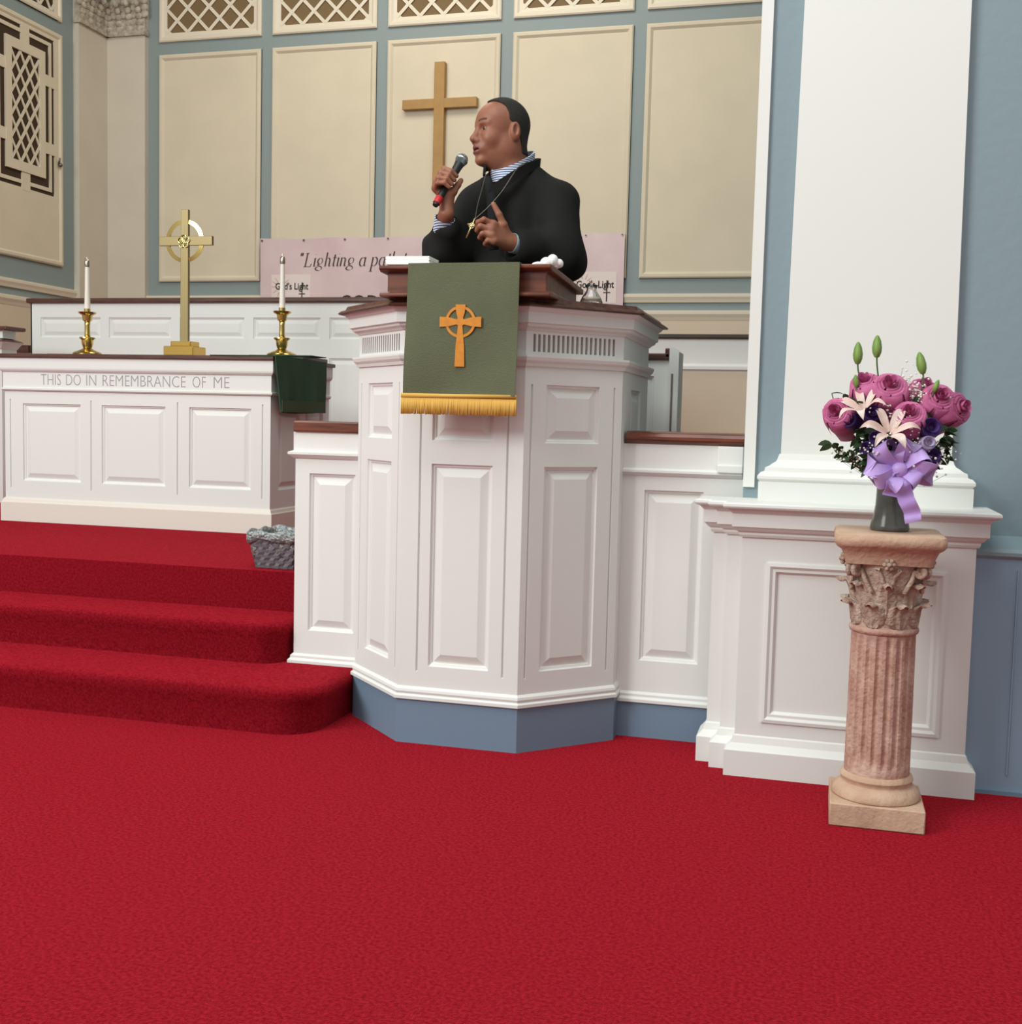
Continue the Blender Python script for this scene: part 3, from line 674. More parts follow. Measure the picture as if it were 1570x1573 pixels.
def write(s_, x, z, h, nib, slant, mb, ksp=1.0):
    for ch in s_:
        strokes, adv = GLY[ch]
        for stt in strokes:
            pts = []
            for (a, b_), (c_, d_) in zip(stt[:-1], stt[1:]):
                n = max(2, int(math.hypot(c_-a, d_-b_)*8)); pts += [(a+(c_-a)*i/n, b_+(d_-b_)*i/n) for i in range(n)]
            pts.append(stt[-1])
            P = [(x+(px+py*slant)*h, z+py*h) for px, py in pts]
            nv = (nib*math.cos(math.radians(20)), nib*math.sin(math.radians(20))*.6)
            for (a, b_), (c_, d_) in zip(P[:-1], P[1:]):
                dx_, dz_ = c_-a, d_-b_; L = math.hypot(dx_, dz_)+1e-9; tx, tz = -dz_/L*nib*.22, dx_/L*nib*.22
                q = [(a-nv[0]-tx, b_-nv[1]-tz), (c_-nv[0]-tx, d_-nv[1]-tz), (c_+nv[0]+tx, d_+nv[1]+tz), (a+nv[0]+tx, b_+nv[1]+tz)]
                mb.add([(u, by(u, w_)-.0035, w_) for u, w_ in q], [(0, 1, 2, 3)])
        x += adv*h*ksp
    return x
xe = -4.85
for wd in ('"Lighting ', 'a ', 'path ', 'to'):
    wm = MB(); xe = write(wd, xe, 2.447, .080, .0058, .22, wm, 1.07); obj('printed_word', wm, INK, bn)
t1 = text_mb('GOD', .17, (-4.425, 0, 2.062), sx=1.0)
t1.v = [(v[0], by(v[0], v[2])-.003, v[2]) for v in t1.v]
obj('lower_lettering', t1, INK, bn)
PALE = mat('pale_logo_patch', (226, 212, 206), .6); RAY = mat('orange_brown_rays', (205, 160, 135), .7)
for lx in (-5.125, -2.215):
    pm = MB(); k = 10
    for i in range(k):
        for j in range(5):
            q = [(lx+.40*(i+a)/k+.0, 2.10+.275*(j+b_)/5) for a, b_ in ((0, 0), (1, 0), (1, 1), (0, 1))]
            pm.add([(u, by(u, w_)-.002, w_) for u, w_ in q], [(0, 1, 2, 3)])
    lo = obj('logo_patch', pm, PALE, bn)
    rm = MB()
    for a in (15, 40, 65, 95, 125, 150, 180, 215, 250, 290):
        r0, r1 = .055, .115; ca, sa = math.cos(math.radians(a)), math.sin(math.radians(a)); o_ = (lx+.10, 2.26)
        q = [(o_[0]+ca*r0-sa*.004, o_[1]+sa*r0+ca*.004), (o_[0]+ca*r1, o_[1]+sa*r1), (o_[0]+ca*r0+sa*.004, o_[1]+sa*r0-ca*.004)]
        rm.add([(u, by(u, w_)-.004, w_) for u, w_ in q], [(0, 1, 2)])
    obj('sun_rays', rm, RAY, lo)
    tl = text_mb("God's Light", .088, (0, 0, 2.235), off=.0012); a_, b_ = min(v[0] for v in tl.v), max(v[0] for v in tl.v)
    tl.v = [(lx+.045+(v[0]-a_)*.335/(b_-a_), v[1], v[2]) for v in tl.v]
    tl.v = [(v[0], by(v[0], v[2])-.005, v[2]) for v in tl.v]
    for u0, u1, w0, w1 in ((lx+.312, lx+.322, 2.115, 2.30), (lx+.285, lx+.349, 2.190, 2.198)):
        tl.add([(u, by(u, w_)-.006, w_) for u, w_ in rect(u0, u1, w0, w1)], [(0, 1, 2, 3)])
    obj('logo_lettering', tl, mat('near_black_ink', (58, 48, 46), .7), lo)

# ------------------------------------------------------------------ woven basket
bk = thing('woven_basket', 'grey woven basket with a silver lining folded over its rim', 'basket', (-2.03, 4.17, .455))
def rrect(cx_, cy_, hx, hy, r, n=4):
    pts = []
    for sx, sy, a0 in ((1, -1, -90), (1, 1, 0), (-1, 1, 90), (-1, -1, 180)):
        for i in range(n+1):
            a = math.radians(a0+90*i/n); pts.append((cx_+sx*(hx-r)+r*math.cos(a), cy_+sy*(hy-r)+r*math.sin(a)))
    return pts
def dens(pts, d):
    out = []
    for i in range(len(pts)):
        a, b_ = Vector(pts[i]), Vector(pts[(i+1) % len(pts)]); n = max(1, int((b_-a).length/d)); out += [tuple(a+(b_-a)*k/n) for k in range(n)]
    return out
bx, byy = -2.035, 4.165
mb = MB(); lv = 13; prev = None; rings = []
for j in range(lv):
    t = j/(lv-1); hx, hy = .082+.026*t, .10+.02*t
    P = dens(rrect(bx, byy, .1, .11, .02), .011)
    ring_ = []
    for i, (x, y) in enumerate(P):
        wv = .0022*(1 if ((i//2)+(j//2)) % 2 else -1)
        sx, sy = (x-bx)/.1, (y-byy)/.11; L = math.hypot(sx, sy)
        ring_.append((bx+sx*hx+sx/L*wv, byy+sy*hy+sy/L*wv, .457+.125*t))
    rings.append(ring_)
n = len(rings[0]); vs = [p for r in rings for p in r]
fs = [(j*n+i, j*n+(i+1) % n, (j+1)*n+(i+1) % n, (j+1)*n+i) for j in range(lv-1) for i in range(n)]+[tuple(range(n))[::-1]]
mb.add(vs, fs)
sh = mb; ob = obj('basket_body', sh, mat('grey_woven_strips', (112, 106, 112), .7, var=.25, vscale=90), bk)
sm = ob.modifiers.new('solid', 'SOLIDIFY'); sm.thickness = .004
ln = MB(); vs = []
n = 96; P = dens(rrect(bx, byy, .1, .11, .02), .008); n = len(P); prof = [(1.02, .558), (1.13, .562), (1.155, .574), (1.16, .588), (1.15, .600), (1.10, .602), (1.04, .590), (1.0, .54), (.93, .50)]
for (s_, z) in prof:
    for i, (x, y) in enumerate(P):
        wv = 1+.018*math.sin(i*.9)+.014*math.sin(i*2.3+z*60); vs.append((bx+(x-bx)*s_*wv*.98, byy+(y-byy)*s_*wv, z+.005*math.sin(i*.55)+(.006*math.sin(i*.31) if z < .57 else 0)))
fs = [(j*n+i, j*n+(i+1) % n, (j+1)*n+(i+1) % n, (j+1)*n+i) for j in range(len(prof)-1) for i in range(n)]
ln.add(vs, fs); lo = obj('silver_lining', ln, mat('crinkled_silver_cloth', (176, 182, 178), .35, metal=.5, bump=.9, bscale=110, rgb2=(120, 124, 126), vscale=120), bk, smooth=True)
sm = lo.modifiers.new('solid', 'SOLIDIFY'); sm.thickness = .002
# ------------------------------------------------------------------ terracotta column stand
TC = mat('worn_terracotta', (200, 166, 148), .75, rgb2=(174, 130, 112), vscale=14, bump=.5, bscale=70, detail=8)
TC2 = mat('tan_terracotta', (202, 170, 144), .7, rgb2=(184, 148, 122), vscale=10, bump=.3, bscale=70)
TCC = mat('grey_washed_terracotta', (196, 174, 156), .85, rgb2=(156, 126, 108), vscale=30, bump=.8, bscale=90)
ct = thing('column_stand', 'terracotta Corinthian column stand on the red carpet holding the flower vase', 'pedestal', (.178, 3.247, 0))
px_, py_ = .178, 3.247
base = MB().box(px_-.121, px_+.121, py_-.121, py_+.121, .0005, .062)
base.lathe([(.116, .062), (.117, .070), (.112, .084), (.100, .094), (.094, .097), (.092, .104), (.094, .108), (.096, .114), (.093, .122), (.086, .127)], (px_, py_, 0), 48)
obj('base', base, TC2, ct, smooth=True, auto=35, bevel=.004)
def flute(t, z, r):
    if z < .148 or z > .508: return r
    e = min(1, (z-.148)/.012, (.508-z)/.012); k = (t*20/(2*pi)) % 1
    return r-.0085*e*max(0, math.sin(pi*min(1, max(0, (k-.18)/.64))))**.7
obj('shaft', MB().lathe([(.086, .125), (.0855, .147)]+[(.0855-.002*(i/20), .149+.358*i/20) for i in range(21)]+[(.083, .512)], (px_, py_, 0), 240, flute), TC, ct, smooth=True, auto=60)
obj('astragal', MB().lathe([(.082, .508), (.0885, .512), (.091, .519), (.0885, .526), (.082, .530)], (px_, py_, 0), 48), TC, ct, smooth=True)
cb = MB().lathe([(.080, .526), (.083, .56), (.088, .62), (.100, .68), (.108, .712)], (px_, py_, 0), 40)
def leaf(mb, ang, z0, h, w, r0, curl):
    c, s = math.cos(ang), math.sin(ang); vs = []; nu, nv = 10, 12
    for sd in (0, 1):
        for j in range(nv+1):
            t = j/nv; lob = 1+.22*abs(math.sin(t*pi*3.5)); ww = w*(.75+.45*math.sin(pi*min(1, t*1.05)))*(1-.55*t**4)*lob
            zz = z0+h*(t-.28*max(0, t-.82)/.18*.8); rr = r0+.10*h*t+curl*max(0, t-.45)**2*3.2-sd*.006
            for i in range(nu+1):
                u = i/nu*2-1
                rad = rr-.010*u*u+.0035*math.cos(u*pi*3)*(1-.3*t); a = u*ww
                x = rad*c-a*s; y = rad*s+a*c; vs.append((px_+x, py_+y, zz-.010*u*u*t))
    N_ = (nu+1)*(nv+1)
    fs = [(j*(nu+1)+i, j*(nu+1)+i+1, (j+1)*(nu+1)+i+1, (j+1)*(nu+1)+i) for j in range(nv) for i in range(nu)]
    fs += [tuple(a+N_ for a in f[::-1]) for f in fs]
    for j in range(nv):
        for i in (0, nu): a = j*(nu+1)+i; fs.append((a, a+nu+1, a+nu+1+N_, a+N_))
    for i in range(nu):
        for j in (0, nv): a = j*(nu+1)+i; fs.append((a, a+1, a+1+N_, a+N_))
    mb.add(vs, fs)
for k in range(8): leaf(cb, 2*pi*(k+.5)/8-pi/2+.0, .530, .085, .025, .088, .030)
for k in range(8): leaf(cb, 2*pi*k/8-pi/2, .560, .115, .022, .086, .034)
for k in range(4):   # corner volutes and side flowers
    a = pi/4+k*pi/2
    for s_ in (-1, 1):
        pts = []
        for i in range(26):
            t = i/25; th = t*3.6*pi; r = .017*(1-.8*t)
            d = .132-.010+r*math.cos(th+pi); z = .686+r*math.sin(th+pi); off = s_*(.004+.006*(1-t))
            pts.append((px_+d*math.cos(a)-off*math.sin(a), py_+d*math.sin(a)+off*math.cos(a), z))
        cb.tube([(px_+.098*math.cos(a+s_*.35), py_+.098*math.sin(a+s_*.35), .625), (px_+.108*math.cos(a+s_*.2), py_+.108*math.sin(a+s_*.2), .662)]+pts, .0065, 8)
    b_ = k*pi/2-pi/2
    for j in range(6):
        q = j*pi/3; cb.sphere((px_+.114*math.cos(b_)-.011*math.cos(q)*math.sin(b_), py_+.114*math.sin(b_)+.011*math.cos(q)*math.cos(b_), .702+.011*math.sin(q)), .0065, 8, 6)
    cb.sphere((px_+.118*math.cos(b_), py_+.118*math.sin(b_), .702), .007, 8, 6)
    for s_ in (-1, 1):
        cb.tube([(px_+.092*math.cos(b_+s_*.1), py_+.092*math.sin(b_+s_*.1), .64), (px_+.102*math.cos(b_+s_*.18), py_+.102*math.sin(b_+s_*.18), .672), (px_+.106*math.cos(b_+s_*.30), py_+.106*math.sin(b_+s_*.30), .690), (px_+.108*math.cos(b_+s_*.20), py_+.108*math.sin(b_+s_*.20), .688)], .0055, 8)
obj('capital', cb, TCC, ct, smooth=True, auto=70)
ab = MB()
def abp(hw, z, cut=.0): return [(px_+x, py_+y, z) for x, y in [(-hw+cut, -hw), (hw-cut, -hw), (hw, -hw+cut), (hw, hw-cut), (hw-cut, hw), (-hw+cut, hw), (-hw, hw-cut), (-hw, -hw+cut)]]
lv = [(.108, .700, .012), (.112, .716, .012), (.121, .738, .014), (.132, .746, .016), (.138, .754, .016), (.139, .768, .016), (.136, .778, .016), (.128, .782, .014), (.10, .7825, .01)]
vs = [p for hw, z, c_ in lv for p in abp(hw, z, c_)]
ab.add(vs, [(j*8+i, j*8+(i+1) % 8, (j+1)*8+(i+1) % 8, (j+1)*8+i) for j in range(len(lv)-1) for i in range(8)]+[tuple(range(8))[::-1], tuple(range(8*len(lv)-8, 8*len(lv)))])
obj('abacus', ab, TC2, ct, smooth=True, auto=45)

# ------------------------------------------------------------------ vase and flowers
vx, vy = .180, 3.247
va = thing('flower_vase', 'dark grey-green glass vase with a flared foot on the column stand', 'vase', (vx, vy, .783))
obj('glass', MB().lathe([(.048, .7832), (.0515, .787), (.050, .796), (.044, .82), (.0395, .85), (.038, .89), (.040, .93), (.044, .965), (.047, .985), (.044, .985), (.041, .965), (.037, .93), (.035, .89), (.0365, .85), (.041, .82), (.046, .80), (.0, .797)], (vx, vy, 0), 40),
    mat('smoky_green_glass', (104, 104, 96), .16, trans=.25, rgb2=(80, 80, 72), vscale=18), va, smooth=True, auto=60)
STEM = mat('flower_stem_green', (72, 98, 52), .6); LEAF = mat('dark_leaf_green', (52, 78, 44), .55, var=.35, vscale=40); LIME = mat('lime_bud_green', (136, 164, 84), .5, rgb2=(104, 140, 60), vscale=30)
ROSE = mat('mauve_pink_petal', (196, 106, 148), .6, rgb2=(172, 80, 122), vscale=35); LIL = mat('pale_pink_petal', (224, 208, 198), .6, rgb2=(212, 180, 168), vscale=25)
PUR = mat('deep_purple_petal', (72, 44, 112), .65, var=.4, vscale=60); LAV = mat('pale_lavender_petal', (168, 156, 184), .6)
def petal(mb, ang, r0, h, w, flare, z0, twist=0, nu=8, nv=8, curl=.0):
    vs = []
    for j in range(nv+1):
        t = j/nv; rr = r0*math.sin(min(1, .12+t*1.2)*pi/2)**.8+flare*(.3*t+.7*t**4); zz = z0+h*t**1.15-curl*max(0, t-.72)**2*5
        ww = w*(math.sin(pi*(.20+.62*t))**.6)
        for i in range(nu+1):
            u = i/nu*2-1; a = ang+twist*t+u*ww
            vs.append((rr*math.cos(a)*(1+.03*math.sin(7*a)), rr*math.sin(a), zz-.16*h*u*u*(t**2)))
    mb.add(vs, [(j*(nu+1)+i, j*(nu+1)+i+1, (j+1)*(nu+1)+i+1, (j+1)*(nu+1)+i) for j in range(nv) for i in range(nu)])
def blossom(kind):
    mb = MB()
    if kind == 'rose':
        rq = random.Random(3)
        for k in range(3): petal(mb, k*2.1, .006, .036, 1.25, .001, .002, twist=.5)
        for k in range(4): petal(mb, k*1.6+.5, .011, .038, 1.0, .004, .001, twist=.3)
        for k in range(4): petal(mb, k*1.55+.2, .015, .034+rq.uniform(-.002, .002), .88, .010, .0, curl=.12, twist=rq.uniform(-.1, .2))
        for k in range(5): petal(mb, k*1.257+.9+rq.uniform(-.15, .15), .019, .029+rq.uniform(-.003, .003), .74, .017, -.001, curl=.24, twist=rq.uniform(-.1, .2))
        for k in range(5): petal(mb, k*1.257+.3+rq.uniform(-.15, .15), .023, .023+rq.uniform(-.003, .003), .68, .025, -.002, curl=.30, twist=rq.uniform(-.1, .1))
        for k in range(5): petal(mb, k*1.257+1.0+rq.uniform(-.15, .15), .025, .016+rq.uniform(-.003, .003), .64, .031, -.003, curl=.34, twist=rq.uniform(-.1, .1))
        mb.lathe([(.0, -.010), (.006, -.008), (.012, 0), (.010, .008), (0, .010)], (0, 0, 0), 12)
    if kind == 'purple':
        for k in range(5): petal(mb, k*1.257, .007, .018, 1.0, .004, 0)
        for k in range(6): petal(mb, k*1.047+.4, .014, .018, .75, .008, -.002, curl=.1)
        mb.sphere((0, 0, 0), (.009, .009, .007), 10, 6)
    if kind == 'lily':
        for k in range(6):
            a = k*pi/3; vs = []; nu, nv = 6, 12
            for j in range(nv+1):
                t = j/nv; rr = .006+.062*t; zz = .034*math.sin(t*pi*.62)-.032*max(0, t-.6)**1.6*2.2; ww = .0125*math.sin(pi*min(1, .12+.88*t))**.8*(1 if k % 2 else .8)
                for i in range(nu+1):
                    u = i/nu*2-1; vs.append((rr*math.cos(a)-u*ww*math.sin(a), rr*math.sin(a)+u*ww*math.cos(a), zz+.004*abs(u)))
            mb.add(vs, [(j*(nu+1)+i, j*(nu+1)+i+1, (j+1)*(nu+1)+i+1, (j+1)*(nu+1)+i) for j in range(nv) for i in range(nu)])
    if kind == 'bud':
        mb.lathe([(.0, 0), (.006, .003), (.0105, .014), (.0115, .026), (.009, .042), (.004, .053), (0, .056)], (0, 0, 0), 14, lambda t, z, r: r*(1+.06*math.cos(3*t)))
    return mb
BL = {}
def flower(kind, label, cat, pos, dirv, scale, m, group=None, name=None):
    t = thing(name or kind, label, cat, pos, group)
    q = Vector(dirv).normalized().to_track_quat('Z', 'Y')
    if kind not in BL:
        me_o = obj('blossom' if kind != 'bud' else 'bud', blossom(kind), m, None, smooth=True); BL[kind] = me_o; b_ = me_o
    else:
        b_ = BL[kind].copy(); COL.objects.link(b_)
        if b_.data.materials[0] != m: b_.data = b_.data.copy(); b_.data.materials[0] = m
    b_.parent = t; b_.rotation_mode = 'QUATERNION'; b_.rotation_quaternion = q @ Vector((0, 0, 1)).rotation_difference(Vector((0, 0, 1))); b_.scale = (scale, scale, scale*(.74 if kind == 'rose' else 1))
    D = Vector(dirv).normalized(); P = Vector(pos)
    V = Vector((vx+max(-.022, min(.022, (pos[0]-vx)*.14)), vy+max(-.018, min(.018, (pos[1]-vy)*.3)), .94)); B = Vector((vx-(V.x-vx)*.7, vy-(V.y-vy)*.7, .805))
    c1 = P-D*.045*scale; pts = []
    for i in range(13):
        s_ = i/12; pts.append((P+D*.001)*(1-s_)**3+c1*3*s_*(1-s_)**2+(V+Vector((0, 0, .05)))*3*s_*s_*(1-s_)+V*s_**3)
    pts.append(B)
    sm = MB().tube(pts, .0022, 6)
    if kind == 'rose': 
        for k in range(5):
            a = k*1.257; e1 = D.orthogonal().normalized(); e2 = D.cross(e1); d_ = e1*math.cos(a)+e2*math.sin(a)
            sm.ribbon([P-D*.002, P+d_*.014*scale-D*.003, P+d_*.026*scale+D*.000], [.006, .009, .001], tuple(D.cross(d_)), .001)
    obj('stem', sm, STEM, t, smooth=True)
    return t
# roses: (x, y, z) and facing
flower('rose', 'mauve rose facing up at the top left of the bouquet, beneath the left lily bud', 'rose', (.098, 3.225, 1.172), (-.3, -.75, 1), 1.0, ROSE, 'mauve roses in the vase')
flower('rose', 'largest mauve rose, open at the top centre of the bouquet', 'rose', (.160, 3.185, 1.162), (.05, -1.1, .9), 1.12, ROSE, 'mauve roses in the vase')
flower('rose', 'mauve rose at the far left of the bouquet', 'rose', (.030, 3.195, 1.094), (-.40, -1, .30), 1.0, ROSE, 'mauve roses in the vase')
flower('rose', 'mauve rose in the middle of the bouquet above the white lily', 'rose', (.210, 3.155, 1.092), (.0, -1, .7), 1.0, ROSE, 'mauve roses in the vase')
flower('rose', 'mauve rose half hidden behind the right lily bud', 'rose', (.252, 3.285, 1.166), (.25, -.6, 1), .92, ROSE, 'mauve roses in the vase')
flower('rose', 'mauve rose at the upper right of the bouquet, left of the outermost rose', 'rose', (.285, 3.20, 1.136), (.3, -1, .6), 1.05, ROSE, 'mauve roses in the vase')
flower('rose', 'mauve rose at the far right of the bouquet against the blue wall', 'rose', (.333, 3.215, 1.112), (.8, -.7, .25), 1.05, ROSE, 'mauve roses in the vase')
flower('lily', 'pale pink lily with a reddish throat, left of the bouquet centre', 'lily', (.098, 3.180, 1.098), (-.35, -.55, .8), 1.05, LIL, 'lilies in the vase')
flower('lily', 'pale pink and white lily low in the front of the bouquet', 'lily', (.162, 3.140, 1.040), (.0, -.75, .65), 1.10, LIL, 'lilies in the vase')
for lab, p, d in (('green lily bud standing highest at the left of the bouquet', (.078, 3.247, 1.222), (-.02, 0, 1)), ('green lily bud standing highest near the bouquet centre', (.126, 3.247, 1.240), (-.02, 0, 1)), ('large green lily bud leaning left over the right side roses', (.245, 3.247, 1.198), (-.22, 0, 1))):
    flower('bud', lab, 'flower bud', p, d, 1.1, LIME, 'lily buds', name='lily_bud')
flower('bud', 'small pale bud beside the upper left rose', 'flower bud', (.076, 3.20, 1.160), (-.1, -.1, 1), .62, LIME, 'lily buds', name='lily_bud')
flower('bud', 'small pale yellow-green bud below the right lily bud', 'flower bud', (.268, 3.18, 1.150), (.3, -.1, 1), .62, LIME, 'lily buds', name='lily_bud')
for lab, p, d, s_ in (('dark purple blossom beside the far left rose', (.062, 3.19, 1.075), (-.4, -.9, .2), 1.0), ('dark purple blossom between the two lilies', (.120, 3.165, 1.092), (0, -1, .3), 1.0), ('dark purple blossom under the left petal of the front lily', (.134, 3.165, 1.028), (-.2, -1, .1), 1.0),
                      ('dark purple blossom at the right below the upper right roses', (.262, 3.165, 1.058), (.3, -1, .2), 1.25), ('dark purple blossom low at the right above the bow', (.270, 3.17, .985), (.4, -1, .0), 1.1), ('dark purple blossom low at the left beside the bow', (.112, 3.19, 1.000), (-.4, -1, .0), .95)):
    flower('purple', lab, 'flower', p, d, s_*1.12, PUR, 'purple blossoms', name='purple_flower')
flower('purple', 'pale lavender blossom at the right above the bow', 'flower', (.258, 3.145, 1.020), (.3, -1, .2), .95, LAV, None, name='lavender_flower')
# leafy sprigs
def sprig(tip, n, lw, ll, label, col=LEAF, seed=0):
    rnd = random.Random(seed); P = Vector(tip); V = Vector((vx+(P.x-vx)*.12, vy+(P.y-vy)*.12, .955)); mid = (P+V)/2+Vector(((P.x-vx)*.25, -.01, -.02))
    pts = [V*(1-t)**2+mid*2*t*(1-t)+P*t*t for t in [i/12 for i in range(13)]]
    t_ = thing('leaf_sprig', label, 'foliage', tuple(V), 'leafy greenery sprigs in the vase')
    obj('stem', MB().tube([(vx, vy, .81)]+pts, .0016, 5), STEM, t_, smooth=True)
    lm = MB()
    for k in range(n):
        t = .22+.78*k/(n-1); i = min(11, int(t*12)); b_ = pts[i]+(pts[i+1]-pts[i])*(t*12-i); T = (pts[i+1]-pts[i]).normalized()
        side = Vector((rnd.uniform(-1, 1), rnd.uniform(-1, .5), rnd.uniform(-.6, .6))); d = (T*.6+side.normalized()).normalized(); L = ll*rnd.uniform(.8, 1.2)
        up = d.cross(Vector((rnd.uniform(-.5, .5), -1, rnd.uniform(-.5, .5)))).normalized()
        pp2 = [b_+d*L*s_-Vector((0, 0, 1))*L*.35*s_*s_ for s_ in (0, .2, .45, .7, .9, 1)]
        lm.ribbon(pp2, [.002, lw*.75, lw, lw*.8, lw*.35, .0008], tuple(up), .0008)
    obj('leaves', lm, col, t_)
sl = 'dark green leafy sprig among the flowers in the vase'
tips = [(.045, 3.22, 1.13), (.075, 3.20, 1.12), (.02, 3.24, 1.01), (.06, 3.20, .985), (.10, 3.19, 1.04), (.14, 3.2, 1.12), (.19, 3.19, 1.10), (.23, 3.2, 1.12), (.27, 3.2, 1.10), (.31, 3.2, 1.06), (.325, 3.22, 1.02), (.28, 3.19, .99), (.12, 3.18, .97), (.22, 3.17, 1.03), (.17, 3.16, 1.0), (.10, 3.30, 1.08), (.25, 3.32, 1.08), (.17, 3.30, 1.14)]
for i, tp in enumerate(tips): sprig(tp, 17, .017, .036, sl, seed=i)
sprig((.015, 3.25, 1.145), 3, .004, .03, 'thin bare twig poking out above the far left rose', seed=50)
# baby's breath
gy = MB(); gs = MB(); rnd = random.Random(5)
for (cx_, cy_, cz_, sp, n) in [(.200, 3.22, 1.165, .040, 60), (.235, 3.20, 1.140, .035, 55), (.150, 3.165, 1.085, .030, 40), (.20, 3.15, 1.025, .040, 70), (.085, 3.19, .975, .028, 45), (.285, 3.18, .985, .036, 60), (.24, 3.16, 1.01, .03, 30), (.14, 3.14, 1.0, .03, 30), (.045, 3.22, .985, .02, 20), (.185, 3.15, 1.065, .03, 30)]:
    for k in range(n):
        p = (cx_+rnd.gauss(0, sp*.6), cy_+rnd.gauss(0, sp*.4), cz_+rnd.gauss(0, sp*.6)); gy.sphere(p, rnd.uniform(.0018, .0036), 6, 4)
        if k % 3 == 0: gs.tube([p, (p[0]*.6+vx*.4, p[1]*.6+vy*.4, p[2]-.035)], .0005, 3)
g1 = thing('babys_breath', 'tiny white baby\'s breath flowers scattered through the bouquet', 'flowers', (vx, vy, .97)); 
g1['kind'] = 'stuff'; obj('florets', gy, mat('white_floret', (232, 230, 216), .8), g1, kind='stuff'); obj('stems', gs, STEM, g1, kind='stuff')
# bow
BOW = mat('lilac_satin_ribbon', (200, 170, 232), .42, rgb2=(186, 154, 222), vscale=12, bump=.15, bscale=20); BOW.node_tree.nodes['Principled BSDF'].inputs['Sheen Weight'].default_value = .3
bo = thing('ribbon_bow', 'lilac satin ribbon bow with hanging tail tied round the vase', 'bow', (.19, 3.195, .95))
kx, ky, kz = .192, 3.175, .950
def loop(a, L, w, tilt, droop=0):
    d = Vector((math.cos(a), -.15, math.sin(a))).normalized(); K = Vector((kx, ky-.008, kz)); n_ = Vector((-d.z, 0, d.x)); pts = []; wd = []
    for i in range(19):
        t = i/18; s_ = math.sin(pi*t); sp = math.sin(2*pi*t)
        pts.append(K+d*L*s_+n_*L*.16*sp+Vector((0, -.024*sp-.012*s_, -droop*s_*s_)))
        wd.append(tuple((n_+Vector((0, tilt, 0))).normalized()))
    w = [w*(.35+.65*math.sin(pi*min(1, max(0, i/18)))**.5) for i in range(19)]
    mb = MB(); mb.ribbon(pts, w, wd, .0012); return obj('loop', mb, BOW, bo, smooth=True, auto=60)
for a, L, w, ti in ((128, .082, .050, .7), (172, .080, .046, -.5), (205, .070, .050, .6), (68, .074, .052, -.6), (32, .078, .048, .8), (352, .080, .050, -.7), (322, .060, .046, .4), (98, .050, .044, .2), (238, .052, .046, -.4)):
    loop(math.radians(a), L, w, ti)
obj('knot', MB().sphere((kx, ky-.028, kz), (.020, .016, .020), 14, 10), BOW, bo, smooth=True)
def tail(pts, w):
    mb = MB(); P = []
    for i in range(len(pts)-1):
        a, b_ = Vector(pts[i]), Vector(pts[i+1]); P += [a+(b_-a)*k/5 for k in range(5)]
    P.append(Vector(pts[-1])); P = [Vector((p.x, p.y+.004*math.sin(i*.9), p.z)) for i, p in enumerate(P)]
    mb.ribbon(P, w, [tuple(Vector((1, .35*math.sin(i*.35), .55))) for i in range(len(P))], .0012); obj('tail', mb, BOW, bo, smooth=True, auto=60)
tail([(kx, ky-.03, kz-.008), (.200, 3.135, .912), (.212, 3.14, .872), (.228, 3.15, .842), (.232, 3.155, .815)], .042)
tail([(kx, ky-.03, kz-.005), (.178, 3.14, .915), (.172, 3.15, .880)], .040)
tail([(kx, ky-.03, kz), (.150, 3.15, .935), (.126, 3.165, .915)], .036)
obj('band', MB().tube([(vx+.044*math.cos(t), vy+.044*math.sin(t), .950) for t in [2*pi*i/32 for i in range(32)]], .007, 8, closed=True), BOW, bo, smooth=True)
